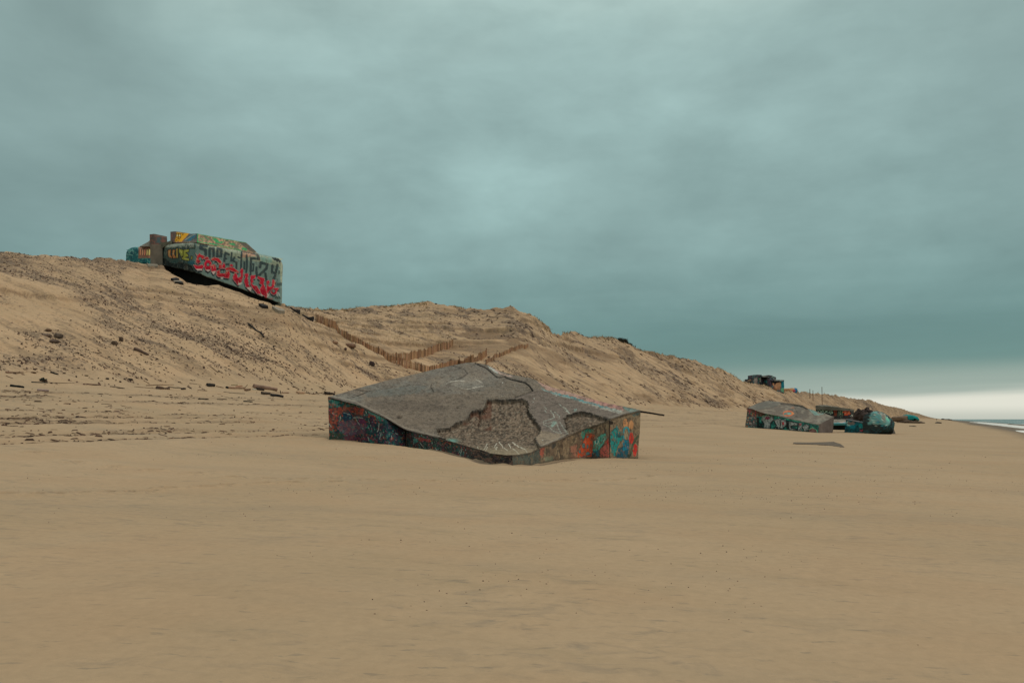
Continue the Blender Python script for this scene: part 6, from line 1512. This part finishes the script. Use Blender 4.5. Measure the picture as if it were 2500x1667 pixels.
def driftwood():
    dk, br, gy, pl, bl = (36, 28, 24), (82, 60, 46), (104, 86, 76), (132, 108, 86), (14, 17, 17)
    a = lambda *p, **q: log(L2, 5.6, *p, **q); b = lambda *p, **q: log(L3, 5.47, *p, **q)
    a(78, 105, 320, 106, 18, (88, 62, 48), 'long thin brown pole lying straight at the dune foot', knob=.3)
    a(225, 131, 400, 98, 8, pl, 'pale bent stick reaching from the brown pole towards the oval stone')
    a(500, 105, 640, 108, 5, pl, 'thin pale twig beyond the oval stone')
    a(690, 100, 795, 130, 26, bl, 'short black split log alone on the lower dune slope', gnarl=.3)
    a(80, 150, 178, 187, 9, br, 'thin brown stick slanting below the long brown pole')
    a(430, 237, 650, 246, 17, (30, 34, 34), 'dark plank under the spiky dead plant', gnarl=.06)
    a(650, 243, 1020, 254, 7, dk, 'very thin dark branch continuing past the spiky plant')
    a(140, 285, 330, 306, 36, bl, 'thick black log, darkest along the upper strand', gnarl=.25)
    a(505, 345, 665, 356, 34, (110, 92, 88), 'purplish grey log half buried beside the thick black log')
    a(1140, 266, 1378, 273, 19, (76, 52, 46), 'straight beam, dark at one end and reddish at the other', gnarl=.05)
    a(1500, 298, 1700, 322, 13, dk, 'frayed dark branch beyond the reddish straight beam', gnarl=.5)
    a(1965, 215, 2050, 265, 8, br, 'short bent twig above the gnarled root', gnarl=.5)
    a(2000, 284, 2230, 272, 12, br, 'brown branch resting over the gnarled root')
    a(1840, 300, 2140, 326, 8, br, 'long slender branch leading to the gnarled root')
    a(2130, 312, 2330, 322, 48, (74, 58, 50), 'large gnarled root mass in the branch heap', knob=.5, gnarl=.7)
    a(1385, 536, 1532, 548, 9, dk, 'lone dark stick on the open sand below the strand', gnarl=.2)
    a(1655, 556, 1800, 590, 6, br, 'small forked twig on the open sand', gnarl=.6)
    b(170, 296, 400, 322, 12, dk, 'dark branch trailing from the gnarled root heap', gnarl=.5, knob=.0)
    b(20, 268, 240, 270, 9, br, 'upper thin branch across the gnarled root heap', gnarl=.3)
    b(350, 325, 400, 318, 24, dk, 'stubby dark knot ending the gnarled heap', gnarl=.4)
    b(455, 250, 612, 268, 9, dk, 'thin dark forked branch before the black stump', gnarl=.5)
    b(690, 266, 778, 271, 50, (34, 30, 28), 'black sawn stump lying on its side', gnarl=.2)
    b(808, 285, 905, 308, 12, br, 'tapered brown branch past the black stump', gnarl=.3)
    b(950, 303, 1190, 308, 30, (120, 94, 76), 'long pinkish brown log with dark butt end', gnarl=.08)
    b(944, 302, 965, 304, 34, bl, 'dark round butt at the end of the pinkish log', gnarl=.1)
    b(1010, 270, 1095, 268, 11, (92, 82, 56), 'olive stick lying behind the pinkish log')
    b(1072, 291, 1155, 284, 14, (120, 74, 52), 'reddish stick leaning on the pinkish log')
    b(1192, 305, 1228, 265, 9, (70, 52, 38), 'stick standing up at a slant from the strand', rise=1., gnarl=.03)
    b(1195, 338, 1268, 327, 30, (92, 70, 54), 'short fat brown log under the slanting stick', gnarl=.2)
    b(1305, 283, 1615, 330, 56, (104, 82, 70), 'biggest brown driftwood trunk with a broken fork', knob=.15, gnarl=.22)
    b(1360, 320, 1440, 330, 40, (40, 32, 28), 'dark broken fork under the biggest trunk', gnarl=.4)
    b(1295, 328, 1345, 330, 14, (130, 132, 124), 'pale grey chip by the biggest trunk')
    b(1422, 378, 1515, 382, 46, (56, 48, 42), 'rounded dark stump in front of the biggest trunk', gnarl=.3)
    b(1535, 402, 1706, 424, 42, (28, 26, 28), 'smooth black log lying end on to the rounded stump', gnarl=.08)
    b(1510, 372, 1660, 372, 7, br, 'thin branch behind the smooth black log')
    b(1672, 385, 1662, 342, 12, dk, 'pointed stub standing beside the pale log', rise=1.)
    b(1690, 371, 1775, 372, 28, (136, 112, 94), 'short pale log next to the pointed stub', gnarl=.12)
    b(1885, 368, 1982, 372, 34, (140, 112, 90), 'pale brown log with a dark knotted end', gnarl=.12, knob=.0)
    b(1990, 372, 2110, 392, 9, dk, 'dark tangle of sticks after the pale brown log', gnarl=.6)
    b(2100, 392, 2262, 370, 10, br, 'thin branch leaning towards the big grey slab', gnarl=.3)
    b(2265, 383, 2380, 388, 38, (40, 32, 28), 'dark gnarled log touching the big grey slab', gnarl=.5)
    b(590, 458, 700, 460, 18, dk, 'flat dark clump of weed and wood on the lower line', gnarl=.5)
    b(820, 461, 950, 464, 12, dk, 'flat dark strip of wood on the lower line', gnarl=.3)
    b(1175, 488, 1290, 494, 19, bl, 'short black plank on the open sand below the trunk', gnarl=.08)
    b(560, 340, 690, 350, 9, br, 'faint brown branch half buried below the black stump', gnarl=.4)
    b(910, 366, 980, 370, 9, br, 'small brown stick below the pinkish log', gnarl=.3)
    b(990, 376, 1190, 386, 8, dk, 'long thin dark stick below the pinkish log', gnarl=.2)
    b(1225, 468, 1320, 472, 8, dk, 'thin wisp of wood above the short black plank', gnarl=.4)
    b(1840, 290, 1920, 328, 14, (70, 56, 42), 'olive brown stick lying on the bare dune foot', gnarl=.15)
    log(M6, 4.9, 625, 790, 745, 875, 10, (78, 58, 42), 'long thin stick lying down the lower dune face', group='wood on the dune face')
    log(M6, 4.9, 1640, 1040, 1716, 1076, 11, (82, 62, 44), 'small stick lying on the dune foot above the trunk', group='wood on the dune face')
    log(M6, 4.9, 1116, 300, 1292, 458, 24, (34, 28, 26), 'straight dark beam lying down the dune below the bunker', gnarl=.04, group='wood on the dune face', name='timber_beam', cat='beam', sink=0.)
    log(S2, 5.2273, 2110, 757, 2410, 828, 24, (22, 20, 20), 'long black log on the sand behind the mural end of the slab', gnarl=.12, sink=.1)
    st = lambda f, k, *p, **q: stone(f, k, *p, **q)
    st(L2, 5.6, 457, 105, 38, 13, (92, 70, 52), 'flat oval brown stone at the end of the long brown pole', 3)
    for i, (x, y, rx, ry, c, l) in enumerate(((1467, 190, 24, 14, (40, 32, 26), 'dark egg shaped stone, middle one above the reddish beam'), (1643, 230, 16, 12, (40, 32, 28), 'lowest small dark stone near the branch heap'), (1778, 198, 34, 18, (48, 40, 34), 'biggest dark rounded stone above the strand'), (1935, 183, 13, 8, (52, 42, 32), 'small dark stone just above the bent twig'), (1182, 147, 26, 8, (76, 58, 42), 'flat brown stone highest on the dune foot'), (1345, 184, 10, 8, (50, 38, 30), 'tiny dark stone beside the egg shaped stone'), (1780, 441, 24, 9, (44, 34, 30), 'flat clump of dark weed on the open sand'), (940, 434, 10, 6, (44, 34, 30), 'tiny dark pebble on the lower strand'))):
        st(L2, 5.6, x, y, rx, ry, c, l, i + 4)
    st(L3, 5.47, 480, 411, 13, 8, (50, 40, 34), 'small pebble below the thin forked branch', 5); st(L3, 5.47, 515, 207, 12, 6, (60, 46, 36), 'tiny stone alone on the clean dune foot', 6)
    for i, (x, y, rx, ry, c, l) in enumerate(((450, 862, 30, 14, (78, 58, 44), 'small brown rock, topmost of four on the clean sand'), (437, 908, 42, 18, (96, 80, 70), 'grey slab like rock, one of four on the clean sand'), (545, 914, 40, 24, (74, 62, 54), 'dark craggy rock, largest of four on the clean sand'), (508, 965, 44, 19, (80, 66, 58), 'long low rock, lowest of four on the clean sand'), (1068, 980, 28, 22, (70, 56, 46), 'pale crumbled rock beside the long brown slab on the dune'), (1130, 945, 20, 26, (64, 50, 40), 'upright brown clod on the dune face'))):
        st(N5, 3.824, x, y, rx, ry, c, l, i + 14, 'rocks on the near dune')
    log(N5, 3.824, 1262, 1035, 1382, 1088, 30, (74, 58, 50), 'long brown slab of wood on the dune below the bunker', gnarl=.25, group='wood on the dune face')
    for i, (x, y, rx, ry, c, l) in enumerate(((515, 465, 52, 26, (100, 76, 62), 'wide flat brown rock near the fence'), (372, 438, 28, 15, (110, 84, 66), 'small tan rock near the fence'), (712, 632, 26, 28, (48, 36, 34), 'dark upright rock alone below the fence'), (468, 497, 12, 14, (60, 44, 40), 'little dark stone under the wide flat rock'))):
        st(V7, 3.7935, x, y, rx, ry, c, l, i + 24, 'rocks on the near dune')
    # low bar of concrete showing through the sand
    pts = [(95, 370), (130, 318), (700, 320), (1200, 308), (1650, 288), (1760, 330), (1900, 370), (2000, 440), (2065, 495), (1900, 490), (1600, 440), (1000, 400), (400, 385)]
    Q = [ground(1930 + x / 15.68, 1060 + y / 15.68) for x, y in pts]; c = np.mean(Q, 0)
    V = np.vstack([np.array(Q) + [0, 0, -.15], np.array(Q) + [0, 0, .012]]); V[len(Q):, 2] += np.interp(V[len(Q):, 0], [Q[0][0], Q[8][0]], [.03, .01])
    n = len(Q); j = np.arange(n); side = np.stack([j, (j + 1) % n, n + (j + 1) % n, n + j], -1)
    V = np.vstack([V, c + [0, 0, .03]]); top = np.stack([n + j, n + (j + 1) % n, np.full(n, 2 * n)], -1)
    nn = fbm(V[:, 0] * 1.2, V[:, 1] * 3, 3, 4)
    o = mesh('flat_slab', V, [side, top], M_CONC, None, lin(96, 82, 70, KH) * (.5 + .9 * nn)[:, None]); tag(o, 'thin flat concrete sheet almost buried in the open sand', 'slab')

def dune_scraps():
    M_DARK = plain('tarred_sheet', lin(34, 30, 30, KV), .3, .7); M_BOARD = plain('grey_board', lin(122, 112, 100, KV), .4)
    # dark curved sheets on the edge of the slope
    for P, lab in (([(1262, 425), (1290, 400), (1370, 450), (1470, 490), (1565, 495), (1555, 625), (1500, 600), (1380, 520)], 'dark curved sheet leaning at the dune edge just below the bunker'), ([(1612, 640), (1640, 605), (1740, 665), (1840, 700), (1955, 680), (1965, 720), (1930, 835), (1840, 790), (1720, 710)], 'dark bent sheet with a raised end, lower of two at the dune edge'), ([(1090, 300), (1120, 320), (1210, 395), (1190, 400), (1110, 350)], 'thin dark strip standing behind the corner of the bunker')):
        Pq = Q7(P); Y = 95.5
        V, Fs = chunk(Pq, Y, .5, 70, 7, 4, .05, 1, 3)
        o = mesh('metal_sheet', V, Fs, M_DARK); tag(o, lab, 'sheet', 'dark sheets at the dune edge')
    def plank(P, lab, mat, th=.12, Y=None):
        pts = [ground(*p) for p in P] if Y is None else [W(a, b, Y) for a, b in P]
        pts = np.array(pts); n = len(pts)
        V = np.vstack([pts + [0, 0, -.05], pts + [0, -.1, th]]); j = np.arange(n)
        side = np.stack([j, (j + 1) % n, n + (j + 1) % n, n + j], -1)
        fs = [side, (n + np.arange(n))[None], np.arange(n)[::-1][None].copy()]
        o = mesh('board', V, fs, mat); tag(o, lab, 'board', 'boards below the bunker')
    plank(Q7([(370, 370), (480, 375), (640, 430), (650, 460), (480, 440)]), 'dark grey slate like board tucked under the bunker', M_DARK, .25)
    plank(Q7([(755, 450), (900, 490), (1120, 560), (1125, 600), (960, 590), (860, 540)]), 'pale grey broken board sticking out under the bunker corner', M_BOARD, .3)
    plank(B_([(712, 755), (790, 742), (830, 760), (760, 772)]), 'black board, upper one of three on the slope below the bunker', M_DARK, .25)
    plank(B_([(745, 775), (850, 770), (860, 782), (770, 785)]), 'weathered grey board, middle one of three on the slope below the bunker', M_BOARD, .15)
    plank(B_([(770, 795), (870, 792), (888, 815), (850, 812)]), 'dark splintered board, lowest of three on the slope below the bunker', M_DARK, .2)
    # slatted pallet by the pier
    c = ground(*B_([(455, 545)])[0]); r = root('slatted_pallet', c); tag(r, 'grey slatted wooden pallet lying on the crest beside the bunker pier', 'pallet')
    for i in range(6):
        y = 512 + i * 11; sh = i * 7
        A_, B2, C2_, D2 = [ground(*B_([p])[0]) for p in ((368 + sh, y), (500 + sh, y), (502 + sh, y + 6), (370 + sh, y + 6))]
        V = np.array([A_, B2, C2_, D2]); V = np.vstack([V + [0, 0, .02], V + [0, 0, .2]]); fq = np.array([[0, 1, 5, 4], [1, 2, 6, 5], [2, 3, 7, 6], [3, 0, 4, 7], [4, 5, 6, 7]])
        mesh('slat', V, fq, M_BOARD, r)
    for x in (395, 470):
        V, Fs = tube([ground(*B_([(x, 512)])[0]) + [0, 0, .1], ground(*B_([(x + 40, 572)])[0]) + [0, 0, .1]], .06, 6); mesh('bearer', V, Fs, M_BOARD, r)

# ------------------------------------------------------------------ plants and litter
def spiky_plant():
    (a, b), = L2([(590, 232)]); p = ground(a, b); k = p[1] / F / 5.6
    r = root('dead_plant', p); tag(r, 'spiky dark dead plant washed up on a plank', 'dead plant')
    Vs, Fs, base = [], [], 0
    for i in range(34):
        th = random.uniform(.05, math.pi - .05); L = random.uniform(30, 68) * k * (1 if .5 < th < 2.6 else .8)
        d = np.array([math.cos(th), random.uniform(-.6, .6), math.sin(th)]) * L
        V, F_ = tube([p + [0, 0, .02], p + d * .5 + [0, 0, .02], p + d + [0, 0, -.15 * L * abs(math.cos(th))]], [.06, .05, .012], 5); Vs.append(V); Fs += [f + base for f in F_]; base += len(V)
    mesh('spines', np.concatenate(Vs), Fs, plain('dead_leaf', lin(34, 38, 34, KV)), r)
    V, F_ = tube([p + [-.25, 0, 0], p + [0, 0, .06], p + [.25, 0, 0]], [.05, .08, .04], 8, .03); mesh('stem', V, F_, M_POST, r)
def blades(P, h, w, name, mat, seed, label, cat, lean=.35, n=5):
    rg = np.random.default_rng(seed); P = np.repeat(np.asarray(P), n, 0); m = len(P)
    P = P + np.column_stack([rg.normal(0, w * 1.2, m), rg.normal(0, w * 1.2, m), np.zeros(m)])
    h = np.repeat(np.broadcast_to(h, (m // n,)), n) * rg.uniform(.5, 1.15, m); a = rg.uniform(0, math.pi, m)
    e = np.column_stack([np.cos(a), np.sin(a), np.zeros(m)]) * (w * .5 * rg.uniform(.5, 1, m))[:, None]
    tip = P + np.column_stack([rg.normal(0, lean, m) * h, rg.normal(0, lean, m) * h, h])
    V = np.stack([P - e - [0, 0, .1], P + e - [0, 0, .1], tip], 1).reshape(-1, 3)
    o = mesh(name, V, np.arange(3 * m).reshape(-1, 3), mat); return tag(o, label, cat, kind='stuff')
def vegetation():
    M_G = plain('dry_grass', lin(112, 92, 62, KV), .5); M_DG = plain('dark_scrub', lin(40, 38, 30, KV), .5)
    pts, hs = [], []
    rg = np.random.default_rng(3)
    for j in range(0, NIN, 1):                               # crest grass of the back dunes
        if not 690 < px_az[j] < 2250: continue
        D, Z = DD[:, j], ZZ[:, j]
        for _ in range(2 if px_az[j] < 1900 else 1):
            d = c2D[j] * (1 - abs(rg.normal(0, .018))); x, y = d * math.sin(AZ[j]), d * math.cos(AZ[j])
            if float(vnoise(np.array(px_az[j] * .035), np.array(d * .15), None, 5)) < .42: continue
            pts.append((x, y, float(np.interp(d, D, Z)))); hs.append(.45 * min(3, d / 190))
    blades(pts, np.array(hs), .16, 'marram_grass', M_G, 5, 'thin dry grass along the ragged crest of the back dunes', 'grass')
    pts = []
    for _ in range(1500):                                    # planted rows on the hollow slope
        x, y = rg.uniform(180, 1450), rg.uniform(180, 470); y = 40 * round(y / 40 * 3) / 3 + rg.normal(0, 3)
        (a, b), = V7([(x, y)]); p = ground(a, b)
        if p[1] > 122: pts.append(p)
    blades(pts, .5, .05, 'planted_grass', M_G, 6, 'sparse rows of planted grass on the slope behind the fences', 'grass', .12, 2)
    # dark shrub on the skyline
    for i, (x, y, w, h) in enumerate(((850, 215, 34, 36), (890, 222, 40, 34), (935, 236, 40, 26))):
        pts = []; (a, b), = D8([(x, y)]); jx = int(np.argmin(np.abs(px_az[:NIN] - a))); d = c2D[jx]; k = d / F / 3.92
        for _ in range(70): pts.append(at_dist(a + rg.normal(0, w * .35) / 3.92, d - rg.uniform(-1, 2)))
        rg2 = np.random.default_rng(i); P = np.repeat(np.array(pts), 6, 0); m = len(P)
        P = P + rg2.normal(0, .25, (m, 3)) * [1, 1, .2]; hh = h * k * rg2.uniform(.4, 1.15, m); an = rg2.uniform(0, math.pi, m)
        e = np.column_stack([np.cos(an), np.sin(an), 0 * an]) * .1; tip = P + np.column_stack([rg2.normal(0, .25, m) * hh, rg2.normal(0, .25, m) * hh, hh])
        V = np.stack([P - e - [0, 0, .3], P + e - [0, 0, .3], tip], 1).reshape(-1, 3)
        o = mesh('shrub', V, np.arange(3 * m).reshape(-1, 3), M_DG)
        tag(o, ('tallest dark spiky shrub on the dune skyline', 'middle dark shrub on the dune skyline, between a taller and a lower one', 'lowest dark shrub of the three on the dune skyline')[i], 'shrub', 'shrubs on the dune skyline')
def litter():
    rg = np.random.default_rng(8)
    M_L = m_painted('bark_litter', .4, 5., .3, .02, 20.)
    def sticks(name, P, L, W_, label, cat, seed, down=None):
        P = np.asarray(P); m = len(P); r2 = np.random.default_rng(seed)
        a = r2.uniform(0, math.pi, m) if down is None else down + r2.normal(0, .6, m)
        d = np.column_stack([np.cos(a), np.sin(a), np.zeros(m)]) * (L / 2)[:, None]
        z0 = np.array([ground_z(x, y) for x, y in P[:, :2] + d[:, :2]]) ; z1 = np.array([ground_z(x, y) for x, y in P[:, :2] - d[:, :2]])
        A = P + d; B = P - d; A[:, 2] = z0; B[:, 2] = z1
        n = np.column_stack([-np.sin(a), np.cos(a), np.zeros(m)]) * (W_ / 2)[:, None]; h = np.column_stack([0 * a, 0 * a, W_ * r2.uniform(.6, 1.6, m)])
        V = np.stack([A - n, A + n, B + n, B - n, A * .8 + B * .2 + h - n * .6, A * .8 + B * .2 + h + n * .6, B * .8 + A * .2 + h + n * .6, B * .8 + A * .2 + h - n * .6], 1).reshape(-1, 3)
        q = np.array([[0, 1, 5, 4], [1, 2, 6, 5], [2, 3, 7, 6], [3, 0, 4, 7], [4, 5, 6, 7]])
        Fq = (q[None] + (np.arange(m) * 8)[:, None, None]).reshape(-1, 4)
        C = np.array([lin(*c, KV) for c in ((54, 40, 34), (84, 62, 50), (104, 84, 72), (70, 52, 44), (124, 104, 84))])[r2.integers(0, 5, m)] * r2.uniform(.6, 1.2, m)[:, None]
        o = mesh(name, V, Fq, M_L, None, np.repeat(C, 8, 0)); tag(o, label, cat, kind='stuff')
    # weights follow the litter cover kept with the ground
    w = (deb * (DD < 130) * (infr > 0) * (kind == 1)) ** 1.3; w += .10 * (kind == 1) * (DD < 130) * (infr > 0) * (dune > .5) * (fbm(SS * .2, UU * .06, 3, 12) > .5) * (1 - .9 * cl)
    w = w / DD                                            # rows are denser along the sight than across
    idx = rg.choice(w.size, 7500, p=(w / w.sum()).ravel())
    P = np.column_stack([XX.ravel()[idx], YY.ravel()[idx], ZZ.ravel()[idx]])
    sticks('bark_litter', P, rg.uniform(.06, .24, len(P)), rg.uniform(.03, .075, len(P)), 'loose brown bark and reed litter strewn over the near dune', 'litter', 3, COAST * -1 + math.pi)
    w = (deb * (kind >= 2) * (infr > 0) * (DD < 330)) ** 1.2 + ((w1[None] > .5) * (kind == 1) * deb * (infr > 0) * (DD < 330))
    idx = rg.choice(w.size, 4500, p=(w / w.sum()).ravel())
    P = np.column_stack([XX.ravel()[idx], YY.ravel()[idx], ZZ.ravel()[idx]]); k = np.linalg.norm(P[:, :2], axis=1) / 150
    sticks('root_litter', P, rg.uniform(.2, .7, len(P)) * k, rg.uniform(.05, .13, len(P)) * k, 'dark roots and clods scattered over the back dunes', 'litter', 4, COAST * -1 + math.pi)
    w = np.zeros_like(ZZ); w[:NB] = (UU[:NB] < 24) * (UU[:NB] > -6) * (infr[:NB] > 0) * (DD[:NB] > 7) * (DD[:NB] < 60) * sstep(.5, .72, fbm(SS[:NB] * .3, UU[:NB] * .5, 4, 211)) * (1 + 0 * DD[:NB])
    idx = rg.choice(w.size, 900, p=(w / w.sum()).ravel())
    P = np.column_stack([XX.ravel()[idx], YY.ravel()[idx], ZZ.ravel()[idx]])
    sticks('shell_litter', P, rg.uniform(.006, .022, len(P)) * (.6 + np.linalg.norm(P, axis=1) / 25), rg.uniform(.003, .007, len(P)) * (.6 + np.linalg.norm(P, axis=1) / 25), 'tiny dark flecks of shell and weed on the open sand', 'litter', 9)
    w = np.zeros_like(ZZ); w[:NB] = ((wr[:NB] ** 1.5) * (UU[:NB] > 25) * (infr[:NB] > 0) * (DD[:NB] < 110)) / DD[:NB]
    w[:NB] += .02 * (UU[:NB] > 33) * (infr[:NB] > 0) * (DD[:NB] < 90) / DD[:NB]
    idx = rg.choice(w.size, 1700, p=(w / w.sum()).ravel())
    P = np.column_stack([XX.ravel()[idx], YY.ravel()[idx], ZZ.ravel()[idx]])
    sticks('strand_litter', P, rg.uniform(.08, .5, len(P)) ** 1.3, rg.uniform(.015, .04, len(P)), 'small twigs and weed along the strand lines', 'litter', 5, math.pi / 2 - COAST)
make_world(); ground_meshes(); make_sea()
big_slab(); second_slab(); dune_bunker()
wall_block(); low_slab(); teal_block(); dome_piece(); rubble(); far_ruin(); far_bunker()
fences(); far_posts(); driftwood(); dune_scraps(); spiky_plant(); vegetation(); litter()
